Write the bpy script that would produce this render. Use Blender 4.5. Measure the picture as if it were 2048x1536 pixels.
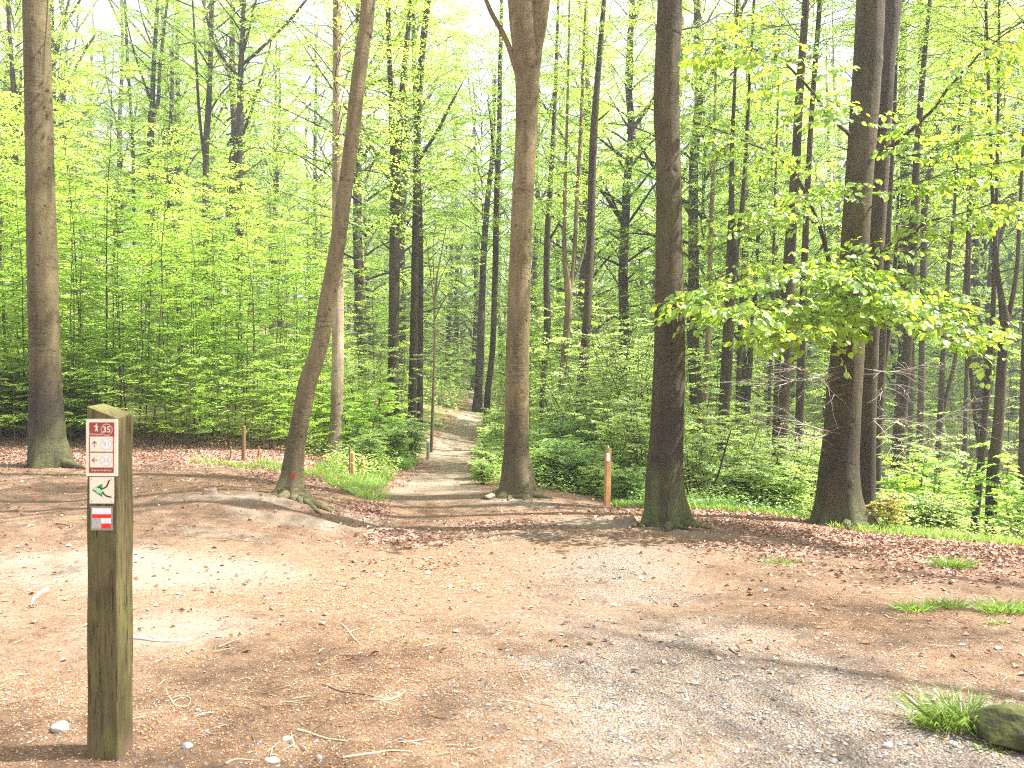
import bpy, math, random
import numpy as np
from mathutils import Vector, Matrix

for _o in list(bpy.data.objects):
    bpy.data.objects.remove(_o, do_unlink=True)
SC = bpy.context.scene
COL = SC.collection
rad = math.radians

# ---------------------------------------------------------------- camera
F = 1600.0            # focal length in pixels of a 2048 px wide picture
EYE = 1.5
cam_d = bpy.data.cameras.new('camera')
cam = bpy.data.objects.new('camera', cam_d)
COL.objects.link(cam)
cam.location = (0, 0, EYE)
cam.rotation_euler = (rad(90), 0, 0)
cam_d.sensor_width = 36.0
cam_d.lens = F / 2048.0 * 36.0
cam_d.clip_start = 0.05
cam_d.clip_end = 2000
cam_d.dof.use_dof = True
cam_d.dof.focus_distance = 9.5
cam_d.dof.aperture_fstop = 5.0
SC.camera = cam

# ---------------------------------------------------------------- light
SUN_EL, SUN_AZ = 57.0, 4.0      # azimuth: degrees from +X towards +Y
to_sun = Vector((math.cos(rad(SUN_EL)) * math.cos(rad(SUN_AZ)),
                 math.cos(rad(SUN_EL)) * math.sin(rad(SUN_AZ)),
                 math.sin(rad(SUN_EL))))
world = bpy.data.worlds.new('World')
SC.world = world
world.use_nodes = True
wn = world.node_tree.nodes; wl = world.node_tree.links
wn.clear()
w_out = wn.new('ShaderNodeOutputWorld'); w_bg = wn.new('ShaderNodeBackground')
w_sky = wn.new('ShaderNodeTexSky')
w_sky.sky_type = 'NISHITA'; w_sky.sun_disc = False
w_sky.sun_elevation = rad(SUN_EL)
w_sky.sun_rotation = rad(90 - SUN_AZ)
w_sky.air_density = 1.0; w_sky.dust_density = 3.0; w_sky.ozone_density = 0.6
w_bg.inputs['Strength'].default_value = 0.15
# thin bright cloud veil over the blue
w_mix = wn.new('ShaderNodeMix'); w_mix.data_type = 'RGBA'
w_tc = wn.new('ShaderNodeTexCoord'); w_no = wn.new('ShaderNodeTexNoise'); w_no.inputs['Scale'].default_value = 2.2; w_no.inputs['Detail'].default_value = 5
w_mr = wn.new('ShaderNodeMapRange'); w_mr.inputs[1].default_value = .35; w_mr.inputs[2].default_value = .6; w_mr.inputs[3].default_value = .6; w_mr.inputs[4].default_value = .95
wl.new(w_tc.outputs['Generated'], w_no.inputs['Vector']); wl.new(w_no.outputs['Fac'], w_mr.inputs[0]); wl.new(w_mr.outputs[0], w_mix.inputs[0])
w_mix.inputs[7].default_value = (2.3, 2.4, 2.6, 1)
wl.new(w_sky.outputs[0], w_mix.inputs[6]); wl.new(w_mix.outputs[2], w_bg.inputs[0]); wl.new(w_bg.outputs[0], w_out.inputs[0])
sun_d = bpy.data.lights.new('sun', 'SUN')
sun_d.energy = 5.0; sun_d.angle = rad(0.55); sun_d.color = (1.0, 0.965, 0.91)
sun = bpy.data.objects.new('sun', sun_d); COL.objects.link(sun)
sun.rotation_euler = (-to_sun).to_track_quat('-Z', 'Y').to_euler()
SC.view_settings.view_transform = 'Standard'
SC.view_settings.look = 'None'
SC.view_settings.exposure = 2.15
SC.view_settings.gamma = 1.0
SC.view_settings.use_curve_mapping = False
cy = SC.cycles
cy.max_bounces = 8; cy.diffuse_bounces = 6; cy.glossy_bounces = 1; cy.transmission_bounces = 6
cy.transparent_max_bounces = 4
cy.sample_clamp_indirect = 10.0
cy.use_denoising = False
SC.cycles.pixel_filter_type = 'BLACKMAN_HARRIS'; SC.cycles.filter_width = 1.1
try:
    cy.denoiser = 'OPENIMAGEDENOISE'
except Exception:
    pass
cy.use_adaptive_sampling = False
SC.render.use_persistent_data = False

# ---------------------------------------------------------------- helpers
def px(x, y, Y):
    """pixel of the 2048x1536 photograph at distance Y -> point in the place"""
    return np.array([(x - 1024.0) / F * Y, Y, EYE + (768.0 - y) / F * Y])

_tab = np.random.RandomState(7).rand(256, 256)
def vnoise(x, y, seed=0):
    x = np.asarray(x, float) + seed * 17.3; y = np.asarray(y, float) + seed * 41.7
    xi = np.floor(x).astype(int); yi = np.floor(y).astype(int)
    fx = x - xi; fy = y - yi
    fx = fx * fx * (3 - 2 * fx); fy = fy * fy * (3 - 2 * fy)
    a = _tab[xi & 255, yi & 255]; b = _tab[(xi + 1) & 255, yi & 255]
    c = _tab[xi & 255, (yi + 1) & 255]; d = _tab[(xi + 1) & 255, (yi + 1) & 255]
    return (a * (1 - fx) + b * fx) * (1 - fy) + (c * (1 - fx) + d * fx) * fy - 0.5
def fbm(x, y, seed=0, octv=3):
    s = 0; a = 1.0; f = 1.0
    for i in range(octv):
        s = s + a * vnoise(np.asarray(x) * f, np.asarray(y) * f, seed + i * 3); a *= .5; f *= 2.03
    return s

class MB:
    """collects geometry; build() links it as ONE mesh object"""
    def __init__(s):
        s.v = []; s.q = []; s.t = []; s.n = 0; s.qm = []; s.tm = []
    def add(s, v, quads=None, tris=None, mat=0):
        v = np.asarray(v, float).reshape(-1, 3)
        if quads is not None and len(quads):
            s.q.append(np.asarray(quads, int) + s.n); s.qm.append(np.full(len(quads), mat))
        if tris is not None and len(tris):
            s.t.append(np.asarray(tris, int) + s.n); s.tm.append(np.full(len(tris), mat))
        s.v.append(v); s.n += len(v)
    def mesh(s, name, mats, smooth=True):
        me = bpy.data.meshes.new(name)
        v = np.concatenate(s.v) if s.v else np.zeros((0, 3))
        q = np.concatenate(s.q) if s.q else np.zeros((0, 4), int)
        t = np.concatenate(s.t) if s.t else np.zeros((0, 3), int)
        me.vertices.add(len(v)); me.vertices.foreach_set('co', v.astype(np.float32).ravel())
        nl = q.size + t.size
        me.loops.add(nl)
        me.loops.foreach_set('vertex_index', np.concatenate([q.ravel(), t.ravel()]).astype(np.int32))
        me.polygons.add(len(q) + len(t))
        ls = np.concatenate([np.arange(len(q)) * 4, q.size + np.arange(len(t)) * 3]).astype(np.int32)
        me.polygons.foreach_set('loop_start', ls)
        mi = np.concatenate([np.concatenate(s.qm) if s.qm else np.zeros(0), np.concatenate(s.tm) if s.tm else np.zeros(0)])
        me.polygons.foreach_set('material_index', mi.astype(np.int32))
        me.polygons.foreach_set('use_smooth', np.full(len(q) + len(t), smooth))
        for m in (mats if isinstance(mats, (list, tuple)) else [mats]):
            me.materials.append(m)
        me.update(calc_edges=True)
        return me
    def build(s, name, mats, parent=None, smooth=True):
        return link(name, s.mesh(name, mats, smooth), parent)

def link(name, me, parent=None, loc=None):
    o = bpy.data.objects.new(name, me); COL.objects.link(o)
    if parent is not None: o.parent = parent
    if loc is not None: o.location = loc
    return o
def empty(name, loc=(0, 0, 0)):
    o = bpy.data.objects.new(name, None); COL.objects.link(o); o.location = loc
    o.empty_display_size = .2
    return o
def tag(o, label=None, cat=None, group=None, kind=None):
    if label: o['label'] = label
    if cat: o['category'] = cat
    if group: o['group'] = group
    if kind: o['kind'] = kind
    return o

def norm(a):
    a = np.asarray(a, float); return a / (np.linalg.norm(a, axis=-1, keepdims=True) + 1e-12)

def tube_geo(P, R, sides=6, cap=True, shape=None):
    """swept tube through points P with radii R; shape(i, ang, P) -> radius factor"""
    P = np.asarray(P, float); n = len(P)
    R = np.broadcast_to(np.asarray(R, float), (n,))
    T = np.gradient(P, axis=0); T = norm(T)
    ref = np.array([0, 1.0, 0]) if abs(T[:, 1]).mean() < .8 else np.array([0, 0, 1.0])
    U = norm(np.cross(ref, T)); V = np.cross(T, U)
    a = np.linspace(0, 2 * math.pi, sides, endpoint=False)
    rr = R[:, None] * np.ones((1, sides))
    if shape is not None: rr = rr * shape(a)
    v = P[:, None, :] + rr[..., None] * (np.cos(a)[None, :, None] * U[:, None, :] + np.sin(a)[None, :, None] * V[:, None, :])
    v = v.reshape(-1, 3)
    i = np.arange(n - 1)[:, None] * sides; j = np.arange(sides)[None, :]; j2 = (j + 1) % sides
    q = np.stack([i + j, i + j2, i + sides + j2, i + sides + j], -1).reshape(-1, 4)
    tr = None
    if cap:
        v = np.vstack([v, P[-1] + T[-1] * R[-1] * .4])
        b = (n - 1) * sides
        tr = np.stack([b + np.arange(sides), b + (np.arange(sides) + 1) % sides, np.full(sides, len(v) - 1)], -1)
    return v, q, tr
def add_tube(mb, P, R, sides=6, mat=0, shape=None, cap=True):
    v, q, t = tube_geo(P, R, sides, cap, shape); mb.add(v, q, t, mat)
def box_geo(x0, x1, y0, y1, z0, z1):
    v = [(x, y, z) for z in (z0, z1) for y in (y0, y1) for x in (x0, x1)]
    q = [(0, 2, 3, 1), (4, 5, 7, 6), (0, 1, 5, 4), (2, 6, 7, 3), (0, 4, 6, 2), (1, 3, 7, 5)]
    return np.array(v, float), q
def smooth_poly(P, n):
    """Catmull-Rom resample of rows (any columns)"""
    P = np.asarray(P, float)
    if len(P) < 3:
        t = np.linspace(0, 1, n)[:, None]; return P[0] * (1 - t) + P[-1] * t
    d = np.r_[0, np.cumsum(np.linalg.norm(np.diff(P[:, :3], axis=0), axis=1))]
    E = np.vstack([2 * P[0] - P[1], P, 2 * P[-1] - P[-2]])
    out = []
    for s in np.linspace(0, d[-1], n):
        k = min(np.searchsorted(d, s, side='right') - 1, len(P) - 2); k = max(k, 0)
        t = (s - d[k]) / max(d[k + 1] - d[k], 1e-9)
        p0, p1, p2, p3 = E[k], E[k + 1], E[k + 2], E[k + 3]
        out.append(.5 * (2 * p1 + (p2 - p0) * t + (2 * p0 - 5 * p1 + 4 * p2 - p3) * t * t + (3 * p1 - p0 - 3 * p2 + p3) * t ** 3))
    return np.array(out)

# ---------------------------------------------------------------- terrain
PATHX = np.array([[-8, .9], [0, .7], [3, .55], [6, .35], [7.2, .0], [8.4, -.4], [10, -.8], [12.2, -1.17], [14.5, -1.3], [17.5, -1.43], [24, -1.68], [32, -1.86], [45, -2.0], [56, -2.3], [80, -3.6], [140, -12]])
PATHW = np.array([[-8, 1.6], [3, 1.6], [6, 1.5], [9, 1.1], [12.2, .76], [14.5, .68], [17.5, .62], [24, .64], [32, .55], [45, .6], [62, .65], [90, .9]])
PATHZ = [(1085, 950, 8.4), (1042, 900, 10), (1000, 870, 12.2), (968, 880, 14.5), (940, 893, 17.5), (900, 912, 24), (860, 931, 32), (820, 952, 45), (798, 958, 56)]
cp = []
for (y, x, Y) in PATHZ:
    p = px(x, y, Y); cp.append(p)
    w = np.interp(Y, PATHW[:, 0], PATHW[:, 1])
    cp.append(p + [w, 0, .02]); cp.append(p + [-w, 0, .02])
for (x, y, Y) in [(0, 1200, 5.6), (430, 980, 10), (100, 950, 12), (0, 905, 15), (300, 905, 15.5), (560, 908, 15), (580, 988, 10), (640, 1010, 10),
                  (500, 1003, 9.3), (710, 1068, 8.7), (735, 1010, 11.5), (1030, 985, 12.5), (1090, 988, 13), (975, 1010, 11.8), (1212, 1012, 12.2),
                  (1330, 1046, 9.5), (1255, 1048, 9.7), (1150, 1045, 9.8), (1000, 1110, 7.8), (1000, 1155, 6.7), (1000, 1205, 5.8), (1000, 1300, 4.55),
                  (1400, 1205, 5.9), (1400, 1100, 7.8), (700, 1110, 7.8), (700, 1200, 5.8), (400, 1100, 7.4), (200, 1000, 9.8), (1690, 1052, 11),
                  (1750, 1096, 8.8), (2040, 1110, 8), (2040, 1200, 5.8), (1460, 1022, 12), (1600, 1040, 11.3), (850, 1110, 7.8), (640, 930, 15), (700, 975, 12.8)]:
    cp.append(px(x, y, Y))
for (x, Y, z) in [(-3, 0, 0), (0, 0, 0), (3, 0, 0), (-3, 3, 0), (0, 3, 0), (3, 3, 0), (-8, 4, .1), (8, 3, 0), (0, -8, 0), (-12, -8, .2), (12, -8, 0),
                  (7.5, 6, -.2), (9, 14, -1.4), (5.5, 17, -1.7), (6.5, 14.2, -1.25), (3.2, 17, -1.0), (8, 25, -2.3), (3, 24, -1.0), (1.6, 20, -.7), (1, 26, -.75), (14, 20, -2.4), (16, 8, -.9),
                  (20, 45, -3.0), (6, 45, -2.0), (2, 45, -.4), (30, 80, 0), (10, 80, .6), (25, 110, 8), (-4.0, 84, .55), (-5.5, 100, 1.6), (0, 90, 1.6), (-12, 110, 5), (3, 66, .6), (-7.5, 68, 1.0), (-3, 72, .7), (60, 60, 0), (60, 110, 8), (45, 20, -2),
                  (-4.2, 20, -.1), (-3.6, 25, 0.05), (-5, 34, .6), (-7, 20, .45), (-14, 20, .7), (-9, 30, 1.5), (-20, 30, 1.8), (-12, 50, 3.6), (-30, 50, 5), (-6.5, 58, 1.5), (-12, 80, 6), (-40, 80, 10), (-30, 110, 13), (-40, 10, 1.5), (-50, 30, 3),
                  (-16, 10, .5), (-150, 0, 8), (150, 0, -4), (0, -150, 0), (-150, 200, 22), (150, 200, 12), (0, 220, 26), (-80, 120, 16), (90, 130, 9)]:
    cp.append(np.array([x, Y, z], float))
cp = np.array(cp)
def _phi(r): return np.sqrt(r * r + 1.2 ** 2)
_A = _phi(np.linalg.norm(cp[:, None, :2] - cp[None, :, :2], axis=-1))
_N = len(cp)
_M = np.zeros((_N + 1, _N + 1)); _M[:_N, :_N] = _A - np.eye(_N) * 0.05; _M[:_N, _N] = 1; _M[_N, :_N] = 1
_w = np.linalg.solve(_M, np.r_[cp[:, 2], 0])
def path_x(Y): return np.interp(Y, PATHX[:, 0], PATHX[:, 1])
def path_w(Y): return np.interp(Y, PATHW[:, 0], PATHW[:, 1])
def terr(x, y, fine=True):
    x = np.atleast_1d(np.asarray(x, float)); y = np.atleast_1d(np.asarray(y, float))
    z = np.full(x.shape, _w[_N])
    for i in range(_N):
        z = z + _w[i] * _phi(np.hypot(x - cp[i, 0], y - cp[i, 1]))
    z = z + .035 * vnoise(x * .8, y * .8, 1) + (.02 * vnoise(x * 2.3, y * 2.3, 2))
    if fine:
        z = z + .012 * vnoise(x * 7, y * 7, 3) + .006 * vnoise(x * 17, y * 17, 4)
    return z
def gz(x, y): return float(terr(x, y)[0])
def hit(x, y):
    """where the ray through a pixel meets the ground"""
    Y = np.r_[np.arange(2.5, 30, .04), np.arange(30, 120, .3)]
    X = (x - 1024) / F * Y; Z = EYE + (768 - y) / F * Y
    d = Z - terr(X, Y)
    k = np.argmax(d < 0) if (d < 0).any() else len(Y) - 1
    return np.array([X[k], Y[k], terr(X[k], Y[k])[0]])

def blob(X, Y, spots):
    m = np.zeros(X.shape)
    for (x0, y0, rx, ry, a) in spots:
        m = np.maximum(m, a * np.exp(-(((X - x0) / rx) ** 2 + ((Y - y0) / ry) ** 2)))
    return m
SAND = [(-3.0, 6.6, 1.7, 1.0, 1), (-4.5, 5.2, 1.5, .9, .9), (-1.9, 5.0, .9, .6, .8), (-3.3, 9.4, 1.0, .45, .9), (-2.4, 8.8, .9, .35, .9), (-1.9, 9.8, .5, .8, .7), (1.1, 9.8, .9, .5, 1), (.2, 12.0, .9, .7, .7), (2.1, 8.9, .8, .3, .6), (-2.9, 8.0, .8, .3, .7)]
GRAV = [(1.0, 4.2, 1.2, 1.5, 1), (1.6, 3.4, 1.3, 1.0, 1), (.9, 7.0, .8, 1.6, .85), (.4, 8.8, .8, .8, .6)]
LITT = [(-1.2, 8.6, .8, .7, .75), (-.2, 9.6, .9, .8, .6), (-.9, 7.4, 1.0, .6, .5), (2.6, 8.0, .9, .6, .6), (5, 8.3, 1.9, 2.0, 1), (3.6, 9.8, 1.6, .9, 1), (6.5, 7, 2.2, 2.5, 1), (3.6, 6.8, 1.1, .8, .55), (-7, 15, 6, 2.6, 1), (-9, 17, 9, 4, 1), (-3.4, 13.4, 1.5, 1.6, .8), (-1.9, 10.8, .45, 1.5, .9), (3, 11.4, 2.4, .7, .9), (7, 14, 4, 4, 1)]
def masks(X, Y):
    n = fbm(X * .9, Y * .9, 11); n2 = fbm(X * 3.1, Y * 3.1, 12)
    sand = np.clip(blob(X, Y, SAND) * 1.25 + n * .5 + n2 * .25 - .22, 0, 1)
    grav = np.clip(blob(X, Y, GRAV) * 1.2 + n2 * .45 - .2, 0, 1)
    lit = np.clip(blob(X, Y, LITT) * 1.4 + n * .35 + n2 * .2 - .2, 0, 1)
    sand = np.maximum(sand, .62 * (np.abs(X - path_x(Y)) < path_w(Y)) * np.clip((Y - 10.5) / 3, 0, 1))  # far path made sandier: brightness of sunlight put into its colour
    lit = np.maximum(lit, np.clip((Y - 17) / 4, 0, 1) * (np.abs(X - path_x(Y)) > path_w(Y) * 1.1))
    far = np.clip((np.abs(X - path_x(Y)) - path_w(Y)) / .8, 0, 1) * np.clip((Y - 15) / 6, 0, 1)
    return sand, grav, lit, far

# ---------------------------------------------------------------- materials
def mat(name):
    m = bpy.data.materials.new(name); m.use_nodes = True
    nt = m.node_tree; nt.nodes.clear()
    return m, nt, nt.nodes, nt.links
class NT:
    def __init__(s, name):
        s.m, s.nt, s.n, s.l = mat(name)
    def new(s, t, **kw):
        n = s.n.new(t)
        for k, v in kw.items(): setattr(n, k, v)
        return n
    def put(s, sock, v):
        if hasattr(v, 'is_linked') or isinstance(v, bpy.types.NodeSocket): s.l.new(v, sock)
        elif isinstance(v, tuple) and len(v) == 3 and sock.type == 'RGBA': sock.default_value = (*v, 1)
        else: sock.default_value = v
    def noise(s, vec, scale, detail=3, rough=.55, dist=0.0):
        n = s.new('ShaderNodeTexNoise'); s.put(n.inputs['Vector'], vec)
        n.inputs['Scale'].default_value = scale; n.inputs['Detail'].default_value = detail
        n.inputs['Roughness'].default_value = rough; n.inputs['Distortion'].default_value = dist
        return n.outputs['Fac']
    def ramp(s, fac, stops):
        n = s.new('ShaderNodeValToRGB'); s.l.new(fac, n.inputs[0]); e = n.color_ramp.elements
        while len(e) < len(stops): e.new(.5)
        for i, (p, c) in enumerate(stops):
            e[i].position = p; e[i].color = (*c, 1) if isinstance(c, tuple) else (c, c, c, 1)
        return n.outputs['Color']
    def mix(s, fac, a, b, mode='MIX'):
        n = s.new('ShaderNodeMix', data_type='RGBA', blend_type=mode)
        s.put(n.inputs[0], fac); s.put(n.inputs[6], a); s.put(n.inputs[7], b)
        return n.outputs[2]
    def math(s, op, a, b=None, c=None, clamp=False):
        n = s.new('ShaderNodeMath', operation=op, use_clamp=clamp); s.put(n.inputs[0], a)
        if b is not None: s.put(n.inputs[1], b)
        if c is not None: s.put(n.inputs[2], c)
        return n.outputs[0]
    def scale(s, vec, v):
        n = s.new('ShaderNodeMapping'); s.l.new(vec, n.inputs[0]); n.inputs['Scale'].default_value = v; return n.outputs[0]
    def coords(s, kind='Object'):
        n = s.new('ShaderNodeTexCoord'); return n.outputs[kind]
    def bump(s, h, dist=.02, strength=1.0):
        n = s.new('ShaderNodeBump'); s.l.new(h, n.inputs['Height']); n.inputs['Distance'].default_value = dist
        n.inputs['Strength'].default_value = strength; return n.outputs[0]
    def principled(s, color, rough=.8, bump=None, spec=.3):
        p = s.new('ShaderNodeBsdfPrincipled'); s.put(p.inputs['Base Color'], color); s.put(p.inputs['Roughness'], rough)
        p.inputs['Specular IOR Level'].default_value = spec
        if bump is not None: s.l.new(bump, p.inputs['Normal'])
        o = s.new('ShaderNodeOutputMaterial'); s.l.new(p.outputs[0], o.inputs[0]); return s.m

def m_plain(name, c, rough=.6, spec=.3, var=0.0, sc=40):
    t = NT(name)
    if var:
        n = t.noise(t.coords(), sc)
        c2 = tuple(max(0, x * (1 - var)) for x in c)
        return t.principled(t.ramp(n, [(.3, c2), (.7, c)]), rough, None, spec)
    return t.principled(c, rough, None, spec)

def m_bark(name, c1, c2, moss=.5, dark=.6, lines=1.0, mossz=.9, darkz=1.6):
    """beech bark; the object's origin lies at the foot of the trunk"""
    t = NT(name); co = t.coords()
    sep = t.new('ShaderNodeSeparateXYZ'); t.l.new(co, sep.inputs[0]); z = sep.outputs[2]
    big = t.noise(t.scale(co, (1, 1, .35)), 3.2, 4, .6)
    streak = t.noise(t.scale(co, (1, 1, .12)), 22, 4, .65)
    fine = t.noise(co, 90, 3, .6)
    ringn = t.noise(t.scale(co, (.5, .5, 6)), 4.0, 3, .6, .6)
    col = t.mix(t.ramp(big, [(.35, 0.0), (.65, 1.0)]), c1, c2)
    col = t.mix(t.math('MULTIPLY', t.ramp(streak, [(.45, 0.0), (.75, 1.0)]), .55), col, tuple(x * .45 for x in c1))
    col = t.mix(t.math('MULTIPLY', t.ramp(fine, [(.5, 0.0), (.8, 1.0)]), .45), col, tuple(min(1, x * 1.5) for x in c2))
    rl = t.ramp(ringn, [(.49, 0.0), (.505, 1.0), (.52, 0.0)])
    rl = t.math('MULTIPLY', rl, t.ramp(t.noise(co, 2.6, 2), [(.46, 0.0), (.6, 1.0)]))
    col = t.mix(t.math('MULTIPLY', rl, .6 * lines), col, tuple(x * .3 for x in c1))
    # algae film up the trunk
    alg = t.noise(t.scale(co, (1, 1, .3)), 4.5, 4, .6)
    col = t.mix(t.math('MULTIPLY', t.ramp(alg, [(.5, 0.0), (.7, 1.0)]), .45), col, (.10, .10, .025))
    # black stain on the lower trunk
    hz = t.math('ADD', z, t.math('MULTIPLY', t.math('SUBTRACT', t.noise(t.scale(co, (1, 1, .3)), 4, 5, .65), .5), 1.8))
    dk = t.new('ShaderNodeMapRange'); t.l.new(hz, dk.inputs[0]); dk.inputs[1].default_value = darkz * .55; dk.inputs[2].default_value = darkz; dk.inputs[3].default_value = dark; dk.inputs[4].default_value = 0
    col = t.mix(dk.outputs[0], col, (.035, .028, .02))
    hm = t.math('ADD', z, t.math('MULTIPLY', t.math('SUBTRACT', t.noise(t.scale(co, (1, 1, .4)), 6, 5, .7), .5), 1.6))
    mk = t.new('ShaderNodeMapRange'); t.l.new(hm, mk.inputs[0]); mk.inputs[1].default_value = mossz * .2; mk.inputs[2].default_value = mossz; mk.inputs[3].default_value = moss; mk.inputs[4].default_value = 0
    brk = t.ramp(t.noise(t.scale(co, (1, 1, .22)), 9, 5, .7, .5), [(.38, 0.12), (.56, 1.0)])
    mossf = t.math('MULTIPLY', mk.outputs[0], brk)
    # dark eye-shaped scars and lichen flecks
    vs = t.new('ShaderNodeTexVoronoi'); t.l.new(t.scale(co, (1, 1, .8)), vs.inputs['Vector']); vs.inputs['Scale'].default_value = 5.5
    sc_ = t.ramp(t.math('ADD', vs.outputs['Distance'], t.math('MULTIPLY', t.noise(co, 30, 3), .12)), [(.13, 1.0), (.2, 0.0)])
    col = t.mix(t.math('MULTIPLY', sc_, .75 * min(1, .4 + lines)), col, (.03, .022, .014))
    fl = t.ramp(t.noise(t.scale(co, (1, 1, .5)), 34, 4, .7), [(.6, 0.0), (.66, 1.0)])
    col = t.mix(t.math('MULTIPLY', fl, .6), col, (.016, .013, .008))
    f2 = t.ramp(t.noise(t.scale(co, (1, 1, .7)), 55, 3, .7), [(.6, 0.0), (.7, 1.0)])
    col = t.mix(t.math('MULTIPLY', f2, .4), col, tuple(min(1, x * 2.0) for x in c2))
    mossc = t.mix(t.noise(co, 14, 3), (.09, .12, .012), (.17, .19, .08))
    col = t.mix(mossf, col, mossc)
    h = t.math('ADD', t.math('MULTIPLY', streak, .5), t.math('SUBTRACT', t.math('MULTIPLY', fine, .25), t.math('MULTIPLY', rl, .35)))
    h = t.math('ADD', h, t.math('MULTIPLY', t.noise(co, 25, 4, .6), .5))
    h = t.math('SUBTRACT', h, t.math('MULTIPLY', sc_, .6))
    return t.principled(col, .85, t.bump(h, .022, 1.0), .25)

def m_leaf(name, c_ref, c_tr, mixv=.55, var=.25, yellow=(.5, .42, .05), ysh=.15):
    t = NT(name)
    oi = t.new('ShaderNodeObjectInfo'); ge = t.new('ShaderNodeNewGeometry')
    r = ge.outputs['Random Per Island']
    pos = ge.outputs['Position']
    cl = t.noise(pos, .45, 2)
    v = t.math('ADD', t.math('MULTIPLY', r, var), t.math('ADD', t.math('MULTIPLY', oi.outputs['Random'], var * .6), t.math('MULTIPLY', cl, var * 1.6)))
    v = t.math('ADD', t.math('MULTIPLY', v, 1.0), 1.0 - var * 1.6)
    yf = t.math('MULTIPLY', t.ramp(cl, [(.45, 0.0), (.7, 1.0)]), ysh)
    a = t.mix(yf, c_ref, tuple(x * .5 for x in yellow)); b = t.mix(yf, c_tr, yellow)
    vm = t.new('ShaderNodeVectorMath', operation='SCALE'); t.l.new(a, vm.inputs[0]); t.l.new(v, vm.inputs['Scale'])
    vn = t.new('ShaderNodeVectorMath', operation='SCALE'); t.l.new(b, vn.inputs[0]); t.l.new(v, vn.inputs['Scale'])
    d = t.new('ShaderNodeBsdfDiffuse'); t.l.new(vm.outputs[0], d.inputs[0])
    tr = t.new('ShaderNodeBsdfTranslucent'); t.l.new(vn.outputs[0], tr.inputs[0])
    g = t.new('ShaderNodeBsdfGlossy'); g.inputs['Roughness'].default_value = .4; g.inputs[0].default_value = (.9, .95, 1, 1)
    m1 = t.new('ShaderNodeMixShader'); m1.inputs[0].default_value = mixv; t.l.new(d.outputs[0], m1.inputs[1]); t.l.new(tr.outputs[0], m1.inputs[2])
    m2 = t.new('ShaderNodeMixShader'); m2.inputs[0].default_value = .05; t.l.new(m1.outputs[0], m2.inputs[1]); t.l.new(g.outputs[0], m2.inputs[2])
    o = t.new('ShaderNodeOutputMaterial'); t.l.new(m2.outputs[0], o.inputs[0])
    return t.m

def m_island(name, stops, rough=.8, spec=.25, trans=0.0):
    t = NT(name); ge = t.new('ShaderNodeNewGeometry')
    return t.principled(t.ramp(ge.outputs['Random Per Island'], stops), rough, None, spec)

M = {}
M['bark_left'] = m_bark('beech_bark_stained', (.065, .048, .021), (.15, .115, .058), .4, .85, 1.0, .8, 1.9)
M['bark_lean'] = m_bark('beech_bark_slanting', (.105, .08, .036), (.21, .165, .09), .25, .45, .8, .4, 1.2)
M['bark_fork'] = m_bark('beech_bark_warm', (.11, .08, .036), (.26, .195, .105), .15, .6, 1.0, .3, 1.3)
M['bark_moss'] = m_bark('beech_bark_mossy', (.040, .029, .013), (.092, .069, .036), .62, .6, .5, .9, 2.6)
M['bark_big'] = m_bark('beech_bark_dark', (.042, .031, .014), (.098, .075, .038), .35, .6, .7, .6, 2.4)
M['bark_plain'] = m_bark('bark_brown', (.036, .027, .014), (.075, .057, .033), .2, .4, .4, .4, 2)
M['bark_sunlit'] = m_bark('bark_sunlit', (.20, .15, .085), (.40, .33, .22), .1, .3, .4, .3, 1.5)  # sunlight on this brown trunk is put into a paler bark colour
M['bark_far'] = m_plain('bark_distant', (.058, .044, .026), .9, .2, .35, 6)
M['twig'] = m_plain('twig_bark', (.10, .075, .05), .8, .2, .3, 30)
M['dead_twig'] = m_plain('dead_twig_bark', (.42, .36, .31), .8, .2, .3, 30)
M['leaf'] = m_leaf('spring_leaf', (.23, .38, .055), (.47, .69, .09), .58, ysh=.1)
M['leaf_near'] = m_leaf('spring_leaf_near', (.20, .34, .03), (.47, .68, .045), .64, .2)
M['leaf_sap'] = m_leaf('sapling_leaf', (.27, .44, .06), (.54, .78, .10), .58, .22, ysh=.1)
M['leaf_shrub'] = m_leaf('shrub_leaf', (.33, .46, .12), (.56, .75, .17), .54, .3, ysh=.0)
M['leaf_dark'] = m_leaf('ground_plant_leaf', (.20, .33, .08), (.34, .54, .11), .5, .35, ysh=.0)
M['leaf_yellow'] = m_leaf('yellow_leaf', (.40, .36, .06), (.6, .52, .08), .5, .2, ysh=.0)
M['grass'] = m_leaf('grass_blade', (.20, .30, .05), (.32, .46, .07), .45, .5, ysh=.0)

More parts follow.
